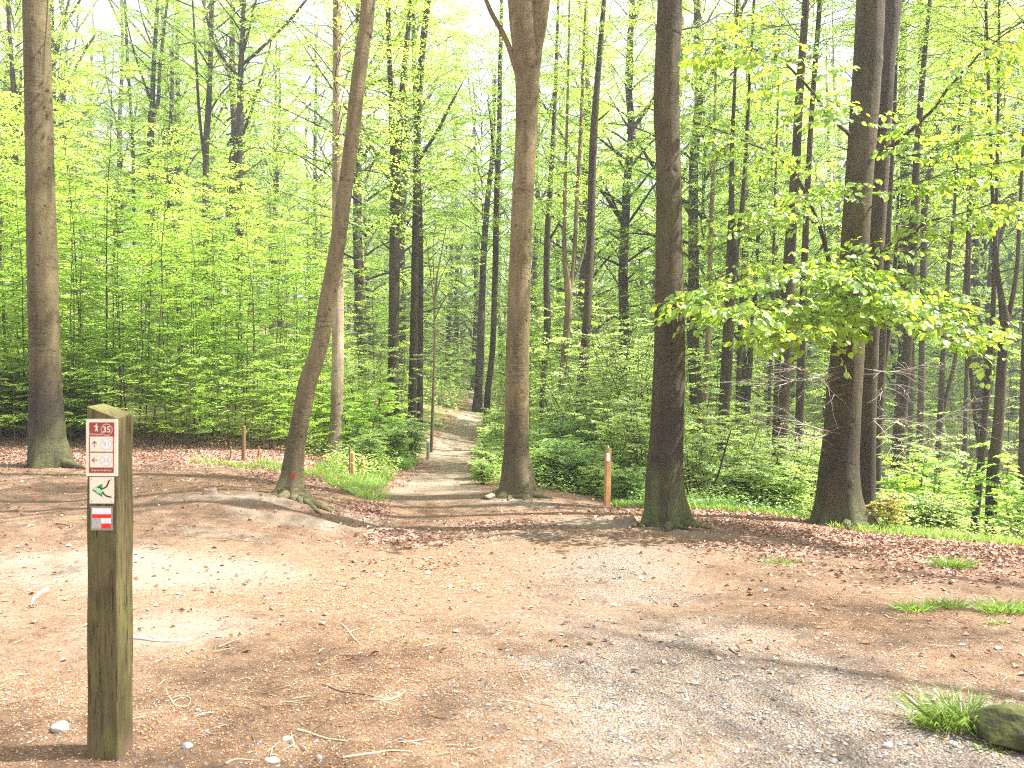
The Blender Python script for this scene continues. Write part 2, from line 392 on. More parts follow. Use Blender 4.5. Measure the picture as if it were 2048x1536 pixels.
def m_ground():
    t = NT('forest_floor'); co = t.coords()
    at = t.new('ShaderNodeAttribute', attribute_name='mask'); sp = t.new('ShaderNodeSeparateColor'); t.l.new(at.outputs['Color'], sp.inputs[0])
    sand, grav, lit = sp.outputs[0], sp.outputs[1], sp.outputs[2]
    n1 = t.noise(co, 2.2, 4, .6); n2 = t.noise(co, 14, 4, .65); n3 = t.noise(co, 70, 3, .7); n4 = t.noise(co, 220, 2, .7)
    dirt = t.mix(t.ramp(n2, [(.3, 0.0), (.7, 1.0)]), (.13, .08, .05), (.265, .182, .125))
    dirt = t.mix(t.ramp(n3, [(.52, 0.0), (.66, 1.0)]), dirt, (.37, .20, .10))
    dirt = t.mix(t.math('MULTIPLY', t.ramp(n4, [(.5, 0.0), (.64, 1.0)]), .75), dirt, (.085, .055, .04))
    sandc = t.mix(t.ramp(n2, [(.3, 0.0), (.7, 1.0)]), (.20, .15, .11), (.29, .235, .18))
    sandc = t.mix(t.math('MULTIPLY', t.ramp(n4, [(.5, 0.0), (.75, 1.0)]), .35), sandc, (.33, .27, .21))
    def thr(m, w=.25):
        s = t.math('ADD', m, t.math('MULTIPLY', t.math('SUBTRACT', n3, .5), .9))
        r = t.new('ShaderNodeMapRange', interpolation_type='SMOOTHSTEP'); t.l.new(s, r.inputs[0]); r.inputs[1].default_value = .5 - w; r.inputs[2].default_value = .5 + w
        return r.outputs[0]
    col = t.mix(thr(sand, .35), dirt, sandc)
    vo = t.new('ShaderNodeTexVoronoi'); t.l.new(co, vo.inputs['Vector']); vo.inputs['Scale'].default_value = 75
    gs = t.new('ShaderNodeSeparateColor'); t.l.new(vo.outputs['Color'], gs.inputs[0])
    gc = t.ramp(gs.outputs[0], [(0, (.11, .10, .09)), (.4, (.23, .205, .18)), (.7, (.33, .295, .255)), (1, (.33, .22, .14))])
    gc = t.mix(t.ramp(vo.outputs['Distance'], [(.3, 0.0), (.75, .8)]), gc, (.20, .15, .11))
    col = t.mix(t.math('MULTIPLY', thr(grav, .5), .85), col, gc)
    v2 = t.new('ShaderNodeTexVoronoi'); t.l.new(t.scale(co, (1, 1.0, 1)), v2.inputs['Vector']); v2.inputs['Scale'].default_value = 32; v2.inputs['Randomness'].default_value = 1
    ls = t.new('ShaderNodeSeparateColor'); t.l.new(v2.outputs['Color'], ls.inputs[0])
    lc = t.ramp(ls.outputs[0], [(0, (.10, .05, .03)), (.35, (.24, .13, .085)), (.7, (.36, .22, .16)), (1, (.46, .33, .26))])
    lc = t.mix(t.math('MULTIPLY', t.ramp(n3, [(.45, 0.0), (.6, 1.0)]), .4), lc, (.11, .06, .04))
    col = t.mix(thr(lit, .2), col, lc)
    al = at.outputs['Alpha']
    gr = t.mix(t.ramp(n1, [(.35, 0.0), (.65, 1.0)]), (.07, .11, .02), (.16, .13, .06))
    col = t.mix(t.math('MULTIPLY', al, .7), col, gr)
    h = t.math('ADD', t.math('MULTIPLY', n3, .6), t.math('MULTIPLY', n4, .35))
    h = t.math('ADD', h, t.math('MULTIPLY', n2, 1.0))
    h = t.math('ADD', h, t.math('MULTIPLY', vo.outputs['Distance'], t.math('MULTIPLY', grav, -1.0)))
    h = t.math('ADD', h, t.math('MULTIPLY', ls.outputs[1], t.math('MULTIPLY', lit, .7)))
    return t.principled(col, .92, t.bump(h, .02, 1.0), .15)
M['ground'] = m_ground()

# ---------------------------------------------------------------- ground and path
def spaced(lo, hi, a, b, fine, grow=1.09):
    xs = list(np.arange(a, b, fine)); s = fine
    x = xs[-1]
    while x < hi: s *= grow; x += s; xs.append(x)
    x = xs[0]; s = fine
    while x > lo: s *= grow; x -= s; xs.insert(0, x)
    return np.array(xs)
gx = spaced(-420, 420, -7, 7, .055); gy = spaced(-300, 600, 2.6, 15, .05)
GX, GY = np.meshgrid(gx, gy)
GZ = terr(GX.ravel(), GY.ravel()).reshape(GX.shape)
# worn erosion lips on the bank under the slanting tree
GZ += .03 * np.exp(-((GX + 2.3) / 1.2) ** 2 - ((GY - 9.2) / 1.0) ** 2) * np.sin(GX * 5 + GY * 14)
gv = np.stack([GX, GY, GZ], -1).reshape(-1, 3)
nx = len(gx); ny = len(gy)
ii, jj = np.meshgrid(np.arange(nx - 1), np.arange(ny - 1))
a = (jj * nx + ii).ravel()
gq = np.stack([a, a + 1, a + nx + 1, a + nx], -1)
cxm = (GX[:-1, :-1] + GX[1:, 1:]).ravel() / 2; cym = (GY[:-1, :-1] + GY[1:, 1:]).ravel() / 2
on_path = (np.abs(cxm - path_x(cym)) < path_w(cym) * (1 + .25 * vnoise(cym * 1.3, cxm * .2, 9))) & (cym < 66) & (cym > -8)
sm, gm, lm, fm = masks(GX.ravel(), GY.ravel())
def ground_obj(name, sel, label):
    q = gq[sel]; u, inv = np.unique(q, return_inverse=True)
    mb = MB(); mb.add(gv[u], inv.reshape(-1, 4))
    o = mb.build(name, M['ground'])
    ca = o.data.color_attributes.new('mask', 'FLOAT_COLOR', 'POINT')
    c = np.stack([sm[u], gm[u], lm[u], fm[u]], -1).astype(np.float32)
    ca.data.foreach_set('color', c.ravel())
    return tag(o, label, kind='structure')
ground_obj('ground', ~on_path, 'bare sandy forest floor with bud scales and leaf litter around the path')
ground_obj('path', on_path, 'gritty footpath dipping through the clearing and rising away between the trees')

# ---------------------------------------------------------------- leaves
def leaf_quads(mb, p, d, n, L, mat=0, w=.33, fold=.10):
    """one folded four-sided leaf per row"""
    s = norm(np.cross(n, d)); n = np.cross(d, s)
    L = L[:, None]
    v = np.stack([p, p + d * L * .48 + s * L * w + n * L * fold, p + d * L, p + d * L * .42 - s * L * w + n * L * fold], 1)
    k = len(p); q = np.arange(k * 4).reshape(k, 4)
    mb.add(v.reshape(-1, 3), q, None, mat)
def leaf_fine(mb, p, d, n, L, mat=0):
    """ovate beech leaf: six points round a midrib, two halves"""
    s = norm(np.cross(n, d)); n = np.cross(d, s); L = L[:, None]
    prof = [(.0, .0), (.22, .27), (.52, .34), (.82, .20), (1.0, 0)]
    vs = [p, p + d * L * .5 - n * L * .0, p + d * L - n * L * .10]
    for (t, w) in prof[1:4]: vs.append(p + d * L * t + s * L * w + n * L * (.09 - .10 * t * t))
    for (t, w) in prof[1:4]: vs.append(p + d * L * t - s * L * w + n * L * (.09 - .10 * t * t))
    v = np.stack(vs, 1); k = len(p); b = (np.arange(k) * 9)[:, None]
    q = np.concatenate([b + np.array([[0, 3, 4, 1]]), b + np.array([[1, 4, 5, 2]]), b + np.array([[0, 1, 7, 6]]), b + np.array([[1, 2, 8, 7]])])
    mb.add(v.reshape(-1, 3), q, None, mat)

def spray_tpl(seed, nside=5, per=5):
    """flat fan of twiglets with alternate leaves, along +X, lying in XY"""
    r = np.random.RandomState(seed); P = []; D = []; seg = []
    main = np.array([[0, 0, 0], [.35, .02, .0], [.7, -.02, -.02], [1, .0, -.07]], float)
    seg.append(main)
    for k in range(nside):
        t = .12 + .78 * (k + .3 * r.rand()) / nside
        b = np.array([np.interp(t, [0, .35, .7, 1], main[:, i]) for i in range(3)])
        sd = 1 if k % 2 else -1
        an = sd * rad(48 + r.uniform(-10, 10)); ln = (.55 - .32 * t) * r.uniform(.8, 1.15)
        dr = np.array([math.cos(an), math.sin(an), r.uniform(-.12, .08)])
        seg.append(np.array([b, b + dr * ln]))
        for j in range(per):
            u = (j + .6) / per; s2 = 1 if j % 2 else -1; a2 = an + s2 * rad(45 + r.uniform(-12, 12))
            if j == per - 1: a2 = an
            P.append(b + dr * ln * u); D.append([math.cos(a2), math.sin(a2), r.uniform(-.25, .1)])
    for j in range(per + 2):
        u = (j + .5) / (per + 2); s2 = 1 if j % 2 else -1
        b = np.array([np.interp(u, [0, .35, .7, 1], main[:, i]) for i in range(3)])
        a2 = s2 * rad(50 + r.uniform(-12, 12)) * (1 if j < per + 1 else 0)
        P.append(b); D.append([math.cos(a2), math.sin(a2), r.uniform(-.25, .1)])
    return np.array(P), norm(np.array(D)), seg
TPL = [spray_tpl(s, n, p) for s, n, p in ((1, 5, 5), (2, 6, 5), (3, 5, 6), (4, 4, 5), (5, 6, 4))]

def put_sprays(mbl, mbt, rng, O, X, S, leaf, twigs=True, roll=.35, fine=False, thin=1.0):
    """O origins, X directions (n,3), S scales"""
    O = np.asarray(O, float); X = norm(np.asarray(X, float)); S = np.asarray(S, float)
    n = len(O)
    up = norm(np.stack([rng.normal(0, roll, n), rng.normal(0, roll, n), np.ones(n)], -1))
    Yv = norm(np.cross(up, X)); Zv = np.cross(X, Yv)
    R = np.stack([X, Yv, Zv], -1)            # columns
    pick = rng.randint(0, len(TPL), n)
    for k, (P, D, seg) in enumerate(TPL):
        m = np.where(pick == k)[0]
        if not len(m): continue
        p = O[m][:, None, :] + S[m][:, None, None] * np.einsum('nij,lj->nli', R[m], P)
        d = np.einsum('nij,lj->nli', R[m], D)
        nn = Zv[m][:, None, :] + rng.normal(0, .33, p.shape)
        p = p.reshape(-1, 3); d = norm(d.reshape(-1, 3) + rng.normal(0, .12, (p.shape[0], 3))); nn = norm(nn.reshape(-1, 3))
        L = leaf * rng.uniform(.65, 1.2, len(p))
        if thin < 1:
            keep = rng.rand(len(p)) < thin; p, d, nn, L = p[keep], d[keep], nn[keep], L[keep]
        (leaf_fine if fine else leaf_quads)(mbl, p, d, nn, L)
        if twigs and mbt is not None:
            for si, s in enumerate(seg):
                if si and not fine and si % 2: continue
                q = O[m][:, None, :] + S[m][:, None, None] * np.einsum('nij,lj->nli', R[m], s)
                w0 = (.0035 if si == 0 else .0022) * (1 if fine else 1.5)
                a, b = q[:, 0], q[:, -1]
                mid = q[:, len(s) // 2] if len(s) > 2 else (a + b) / 2
                for (u, v, wa, wb) in (((a, mid, w0, w0 * .8), (mid, b, w0 * .8, w0 * .4)) if si == 0 else ((a, b, w0, w0 * .5),)):
                    t = norm(v - u); e1 = norm(np.cross(t, [0.1, .2, 1.0])); e2 = np.cross(t, e1)
                    ring = [e1, -.5 * e1 + .87 * e2, -.5 * e1 - .87 * e2]
                    vv = np.stack([u + g * wa for g in ring] + [v + g * wb for g in ring], 1)
                    bb = (np.arange(len(u)) * 6)[:, None]
                    qq = np.concatenate([bb + np.array([[0, 1, 4, 3]]), bb + np.array([[1, 2, 5, 4]]), bb + np.array([[2, 0, 3, 5]])])
                    mbt.add(vv.reshape(-1, 3), qq)

def limb_line(rng, o, az, el, L, n=7, sag=.25, wob=.06):
    P = [np.array(o, float)]; a = az; e = el
    for i in range(n - 1):
        a += rng.normal(0, .14); e += -sag * .25 + rng.normal(0, .08)
        P.append(P[-1] + L / (n - 1) * np.array([math.cos(a) * math.cos(e), math.sin(a) * math.cos(e), math.sin(e)]))
    return np.array(P)

def crown_geo(seed, z0, z1, rmax, nlimb, leaf, axis=None, r0=.05, step=.5, ssc=(.55, .95), el0=.55, el1=1.0, thin=1.0, twigs=True, shape=None, sides=5):
    """limbs around an axis with tiers of flat leafy sprays. returns (limb builder, leaf builder)"""
    rng = np.random.RandomState(seed); mbt = MB(); mbl = MB()
    O = []; X = []; S = []; az = rng.uniform(0, 6)
    for i in range(nlimb):
        u = (i + rng.uniform(-.3, .3)) / nlimb; u = min(max(u, 0), 1)
        h = z0 + (z1 - z0) * u
        prof = shape(u) if shape else (math.sin(math.pi * min(1, (.18 + .82 * u))) ** .7 + .12)
        L = rmax * prof * rng.uniform(.6, 1.1)
        az += 2.4 + rng.normal(0, .4)
        o = axis(h) if axis is not None else np.array([0, 0, h])
        el = el0 + (el1 - el0) * u + rng.normal(0, .12)
        P = limb_line(rng, o, az, el, L)
        rr = max(.008, r0 * (.35 + .65 * (1 - u)) * L / rmax)
        add_tube(mbt, P, np.linspace(rr, .006, len(P)), sides)
        nst = max(2, int(L / step)); sd = 1
        for j in range(nst):
            t = .22 + .78 * (j + rng.uniform(0, .6)) / nst
            if t > 1: t = 1
            k = t * (len(P) - 1); k0 = min(int(k), len(P) - 2); b = P[k0] + (P[k0 + 1] - P[k0]) * (k - k0)
            T = P[k0 + 1] - P[k0]; ta = math.atan2(T[1], T[0]) + sd * rng.uniform(.5, 1.1); sd = -sd
            l2 = (.3 + .35 * L * (1 - t)) * rng.uniform(.7, 1.25)
            d2 = np.array([math.cos(ta), math.sin(ta), rng.uniform(-.08, .3)])
            e = b + norm(d2) * l2; mid = (b + e) / 2 + [0, 0, .06 * l2]
            if l2 > .45: add_tube(mbt, [b, mid, e], [.011, .008, .004], 3, cap=False)
            m = max(1, int(l2 / .33)); s2 = 1
            for g in range(m):
                tt = (g + .5) / m; q = b * (1 - tt) + e * tt
                O.append(q); da = ta + s2 * rng.uniform(.4, 1.0); s2 = -s2
                X.append([math.cos(da), math.sin(da), rng.uniform(-.28, .12)]); S.append(rng.uniform(*ssc))
            O.append(e); X.append([math.cos(ta), math.sin(ta), rng.uniform(-.3, .1)]); S.append(rng.uniform(*ssc))
        O.append(P[-1]); T = P[-1] - P[-2]; X.append([T[0], T[1], T[2] * .3]); S.append(rng.uniform(*ssc))
    put_sprays(mbl, mbt if twigs else None, rng, O, X, S, leaf, twigs, thin=thin)
    return mbt, mbl, len(O)

# crown meshes, one of each kind; shared by the trees below
CROWN = []
for k, (z0, z1, r, nl, lf, st) in enumerate([(0, 13, 3.6, 46, .088, .62), (0, 15, 4.2, 48, .092, .66), (0, 12, 3.2, 48, .085, .58), (0, 16, 3.4, 50, .09, .62)]):
    t_, l_, n_ = crown_geo(100 + k, z0, z1, r, nl, lf, r0=.055, step=st)
    CROWN.append((t_.mesh('branches', M['bark_far'], True), l_.mesh('crown', M['leaf'], False)))
HIGH = []       # sparse airy crowns of the big beeches, above the picture
for k in range(2):
    t_, l_, n_ = crown_geo(140 + k, 0, 9, 4.2, 30, .085, r0=.045, step=.9, thin=.7)
    HIGH.append((t_.mesh('branches', M['bark_far'], True), l_.mesh('crown', M['leaf'], False)))

MIDC = []       # crowns of the middle distance: thin limbs, light foliage
for k in range(3):
    t_, l_, n_ = crown_geo(160 + k, 0, 14, 3.3, 50, .088, r0=.02, step=.6, thin=.74)
    MIDC.append((t_.mesh('branches', M['bark_far'], True), l_.mesh('crown', M['leaf'], False)))

# ---------------------------------------------------------------- trunks
def trunk_obj(name, parent, pts, base, material, sides=14, seg=.16, nz=.02, butt=0.0, lobes=5, seed=0, scars=0, sink=.25, flare_h=.5):
    """pts rows: x, y, z, r in world space; the mesh is stored relative to base"""
    pts = np.asarray(pts, float)
    L = np.linalg.norm(np.diff(pts[:, :3], axis=0), axis=1).sum()
    n = max(6, int(L / seg))
    Q = smooth_poly(pts, n); P = Q[:, :3] - base; R = np.maximum(Q[:, 3], .004)
    P[0, 2] -= sink * 0
    rng = np.random.RandomState(seed); ph = rng.uniform(0, 6.28, 6)
    h = P[:, 2]
    def shape(a):
        A = a[None, :]; H = h[:, None]
        f = 1 + nz * np.sin(2 * A + ph[0] + H * .6) + nz * .8 * np.sin(3 * A + ph[1] - H * .9)
        f = f + nz * 1.2 * vnoise(np.cos(A) * 2.2 + H * 1.1 + 9, np.sin(A) * 2.2 + H * .9 + seed, seed)
        f = f + nz * .8 * vnoise(np.cos(A) * 5 + H * 3 + 9, np.sin(A) * 5 - H * 2 + seed, seed + 3)
        if butt:
            fl = np.exp(-np.maximum(H, 0) / flare_h)
            f = f + butt * fl * (.5 + .5 * np.cos(lobes * A + ph[2] + .5 * np.sin(A + ph[3]))) ** 1.6 + butt * .6 * fl * (.5 + .5 * np.cos((lobes - 2) * A + ph[4])) - butt * .3 * fl
        for s in range(scars):
            rs = np.random.RandomState(seed * 31 + s); h0 = rs.uniform(.5, max(1.0, h[-1] * .6)); a0 = rs.uniform(math.pi, 2 * math.pi) if s % 4 else rs.uniform(0, 6.28)
            da = (A - a0 + math.pi) % (2 * math.pi) - math.pi
            sz = rs.uniform(.035, .075); dh = (H - h0) / sz; dd = da * R[:, None] / sz
            r2 = dh ** 2 + dd ** 2
            f = f + (.016 * np.exp(-r2 * .6) - .03 * np.exp(-r2 * 4)) / R[:, None] * rs.uniform(.6, 1.2)
        return f
    mb = MB(); add_tube(mb, P, R, sides, 0, shape)
    return mb.build(name, material, parent)

def px_line(rows, Y, dY=None):
    out = []
    for i, r in enumerate(rows):
        YY = Y if len(r) < 4 else r[3]
        p = px(r[0], r[1], YY); out.append([*p, r[2] * .5 / F * YY])
    return np.array(out)

def tree(label, Y, rows, material, forks=(), crown=None, crown_z=4.0, cscale=1.0, top=None, crot=0.0, group=None, name='beech_tree',
         sides=10, seg=.4, butt=.0, lobes=5, scars=0, roots=(), seed=0, nz=.02, base=None, flare_h=.5, high=None):
    line = px_line(rows, Y)
    b = line[0, :3].copy()
    g = gz(b[0], b[1])
    if b[2] > g + .03:      # foot hidden: run down to the ground
        d = norm(line[0, :3] - line[1, :3]); k = (b[2] - g) / max(.3, -d[2])
        b = b + d * k; b[2] = gz(b[0], b[1]); line = np.vstack([[*b, line[0, 3] * 1.08], line])
    line = np.vstack([[*(b + [0, 0, -.35]), line[0, 3] * 1.15], line])
    root = empty(name, b)
    tag(root, label, 'tree', group)
    # above the picture
    t = norm(line[-1, :3] - line[-2, :3]); H = top if top else b[2] + 16
    up = H - line[-1, 2]
    if up > .5:
        e = line[-1, :3]; t2 = norm(t * .7 + np.array([0, 0, .6])); r = line[-1, 3]
        for u in (.33, .66, 1.0):
            line = np.vstack([line, [*(e + t2 * up * u / max(t2[2], .3)), max(r * (1 - .85 * u), .015)]])
    trunk_obj('trunk', root, line, b, material, sides, seg, nz, butt, lobes, seed, scars, flare_h=flare_h)
    for f in forks:
        fl = px_line(f, Y)
        e = fl[-1]; t = norm(fl[-1, :3] - fl[-2, :3])
        if f[-1][1] < 15:
            fl = np.vstack([fl, [*(e[:3] + t * 2.5), e[3] * .6], [*(e[:3] + t * 4.5 + [0, 0, .6]), .012]])
        trunk_obj('limb', root, fl, b, material, max(6, sides - 4), seg, nz, seed=seed + 5)
    for rt in roots:
        R_ = np.array(rt, float); pts = []
        for (rx, ry, w, dy) in R_:
            q = px(rx, ry, Y + dy); pts.append([q[0], q[1], gz(q[0], q[1]) + w * .5 / F * Y * .45, w * .5 / F * Y])
        trunk_obj('root', root, pts, b, material, 8, .07, .12, seed=seed + 9)
    if crown is not None:
        src = MIDC if high == 'mid' else HIGH if high else CROWN
        i = crown % len(src)
        for nm, me in zip(('branches', 'crown'), src[i]):
            o = link(nm, me, root)
            zz = crown_z - b[2] if high is True else crown_z
            # follow the axis of the trunk at the height where the crown begins
            k = np.argmin(np.abs(line[:, 2] - (b[2] + zz))); o.location = (line[k, 0] - b[0], line[k, 1] - b[1], zz)
            o.rotation_euler = (0, 0, crot); o.scale = (cscale, cscale, cscale)
    return root

# --- the six big trunks of the clearing
t_left = tree('thick beech on the left bank, its lower trunk stained black', 13, [(97, 896, 72), (95, 880, 68), (94, 850, 66), (92, 800, 61), (91, 740, 58), (88, 640, 56), (84, 500, 54), (80, 350, 51), (77, 200, 49), (72, 0, 47)],
     M['bark_left'], crown=0, crown_z=8.2, high=True, sides=64, seg=.04, butt=.22, lobes=5, scars=16, seed=3, nz=.012, flare_h=.3,
     roots=[[(112, 878, 30, -.05), (135, 893, 22, -.15), (156, 902, 12, -.25), (172, 906, 4, -.3)], [(75, 885, 26, -.1), (62, 896, 14, -.2), (48, 902, 5, -.3)]])
t_lean = tree('slanting grey beech with a red paint spot above its exposed roots', 10, [(582, 985, 64), (584, 960, 50), (586, 935, 42), (592, 890, 37), (600, 846, 35), (618, 760, 35), (640, 690, 33), (656, 600, 33), (673, 500, 31), (690, 380, 29), (703, 280, 29), (714, 180, 29), (727, 80, 28), (736, 0, 28)],
     M['bark_lean'], crown=1, crown_z=8.2, cscale=.8, high=True, sides=48, seg=.035, butt=.28, lobes=6, scars=14, seed=5, nz=.02, flare_h=.22,
     roots=[[(598, 958, 24, -.08), (618, 978, 19, -.2), (638, 992, 14, -.3), (655, 1004, 9, -.36), (672, 1010, 5, -.4)], [(612, 975, 15, -.3), (625, 988, 12, -.5), (632, 1006, 9, -.6), (640, 1020, 4, -.7)],
            [(575, 968, 22, -.15), (566, 985, 16, -.3), (556, 1000, 7, -.4)], [(600, 972, 14, -.2), (602, 992, 10, -.4), (606, 1004, 4, -.5)], [(640, 996, 8, -.35), (660, 998, 7, -.2), (668, 1012, 4, -.3)], [(568, 955, 22, 0), (556, 968, 14, -.02), (545, 976, 5, -.05)]])
t_fork = tree('tan beech that forks high up, standing right of the path', 12.5, [(1034, 984, 72), (1034, 965, 66), (1033, 940, 60), (1033, 900, 51), (1034, 850, 49), (1035, 740, 47), (1037, 640, 45), (1041, 500, 43), (1045, 400, 42), (1052, 270, 43), (1054, 200, 45), (1054, 150, 48), (1051, 110, 52)],
     M['bark_fork'], crown=0, crown_z=8.4, crot=2, cscale=.8, high=True, sides=64, seg=.04, butt=.3, lobes=5, scars=20, seed=8, nz=.018, flare_h=.28,
     forks=[[(1046, 150, 30), (1040, 100, 30), (1033, 50, 28), (1028, 0, 26), (1020, -60, 25)], [(1062, 160, 32), (1068, 100, 33), (1077, 50, 33), (1084, 0, 32), (1092, -60, 30)],
            [(1036, 150, 12), (1030, 132, 12), (1020, 100, 11), (1005, 65, 10), (985, 30, 9), (972, 0, 8), (960, -30, 6)]],
     roots=[[(1008, 955, 22, -.05), (996, 972, 17, -.15), (978, 985, 12, -.25), (962, 996, 5, -.3)], [(1052, 955, 20, -.1), (1066, 972, 16, -.15), (1085, 984, 11, -.2), (1105, 993, 4, -.2)],
            [(1024, 960, 14, -.15), (1020, 978, 9, -.28), (1016, 990, 3, -.45)], [(1044, 962, 14, -.15), (1047, 978, 8, -.28), (1050, 990, 3, -.42)]], top=11)
t_moss = tree('straight dark beech with a moss-green foot in the middle of the clearing', 9.5, [(1335, 1044, 80), (1333, 1020, 76), (1330, 990, 73), (1329, 950, 71), (1332, 900, 67), (1334, 850, 65), (1337, 770, 63), (1339, 700, 61), (1339, 600, 57), (1338, 500, 53), (1338, 400, 50), (1336, 300, 49), (1333, 230, 51), (1334, 150, 50), (1337, 80, 50), (1340, 0, 49)],
     M['bark_moss'], crown=1, crown_z=9, cscale=.8, crot=1, high=True, sides=72, seg=.035, butt=.38, lobes=6, scars=16, seed=12, nz=.012, flare_h=.24,
     roots=[[(1337, 1015, 20, -.3), (1334, 1040, 15, -.42), (1333, 1056, 9, -.5)], [(1360, 1015, 26, -.1), (1378, 1038, 17, -.15), (1400, 1050, 8, -.2), (1418, 1054, 3, -.2)], [(1350, 1020, 20, -.25), (1364, 1044, 12, -.35), (1382, 1058, 4, -.4)],
            [(1305, 1018, 22, -.05), (1290, 1040, 13, -.1), (1278, 1050, 5, -.15)]])
t_big = tree('massive flared beech in front of a second dark trunk at the right bank', 11, [(1680, 1052, 108), (1678, 1030, 95), (1677, 1000, 85), (1677, 950, 77), (1681, 900, 72), (1685, 850, 69), (1689, 780, 67), (1697, 690, 62), (1704, 600, 55), (1709, 500, 53), (1715, 400, 52), (1722, 300, 52), (1730, 200, 54), (1736, 100, 53), (1741, 0, 53)],
     M['bark_big'], crown=0, crown_z=9.5, cscale=.7, crot=4, high=True, sides=80, seg=.04, butt=.36, lobes=5, scars=20, seed=15, nz=.014, flare_h=.3,
     roots=[[(1710, 1005, 34, -.15), (1722, 1030, 22, -.3), (1735, 1050, 13, -.4), (1752, 1062, 5, -.45)], [(1650, 1012, 30, -.05), (1632, 1035, 18, -.1), (1608, 1046, 6, -.1)], [(1690, 1020, 26, -.3), (1696, 1045, 14, -.5), (1702, 1060, 4, -.6)]])
t_second = tree('dark straight trunk tucked behind the massive flared beech', 12.2, [(1733, 1046, 44), (1732, 1000, 36), (1733, 900, 34), (1736, 780, 33), (1740, 690, 33), (1747, 560, 34), (1757, 400, 34), (1764, 250, 35), (1772, 120, 35), (1784, 0, 36)],
     M['bark_plain'], crown=1, crown_z=10, cscale=.6, crot=5, high=True, sides=40, seg=.06, butt=.12, scars=8, seed=17)

# red paint spot on the slanting beech, white snail shells on the mossy one
def spot(parent, x, y, Y, r, m, name, dy):
    b = np.array(parent.location); c = px(x, y, Y - dy) - b
    rr = np.random.RandomState(int(x)); a = np.linspace(0, 2 * math.pi, 14, endpoint=False)
    k = r * (1 + rr.uniform(-.25, .25, 14))
    v = np.stack([c[0] + np.cos(a) * k * .8, c[1] - .003 + np.abs(np.cos(a)) ** 2 * r * .22, c[2] + np.sin(a) * k], -1)
    v = np.vstack([v, c + [0, -.006, 0]]); mb = MB()
    mb.add(v, None, [(i, (i + 1) % 14, 14) for i in range(14)])
    return mb.build(name, m, parent)
M['red'] = m_plain('red_paint', (.42, .06, .03), .6, .3, .5, 60)
M['white'] = m_plain('white_shell', (.8, .78, .74), .5)
spot(t_lean, 585, 952, 10, .045, M['red'], 'paint_spot', .17)
spot(t_moss, 1353, 635, 9.5, .02, M['white'], 'bark_fleck', .168)
spot(t_moss, 1355, 641, 9.5, .009, M['white'], 'bark_fleck', .167)

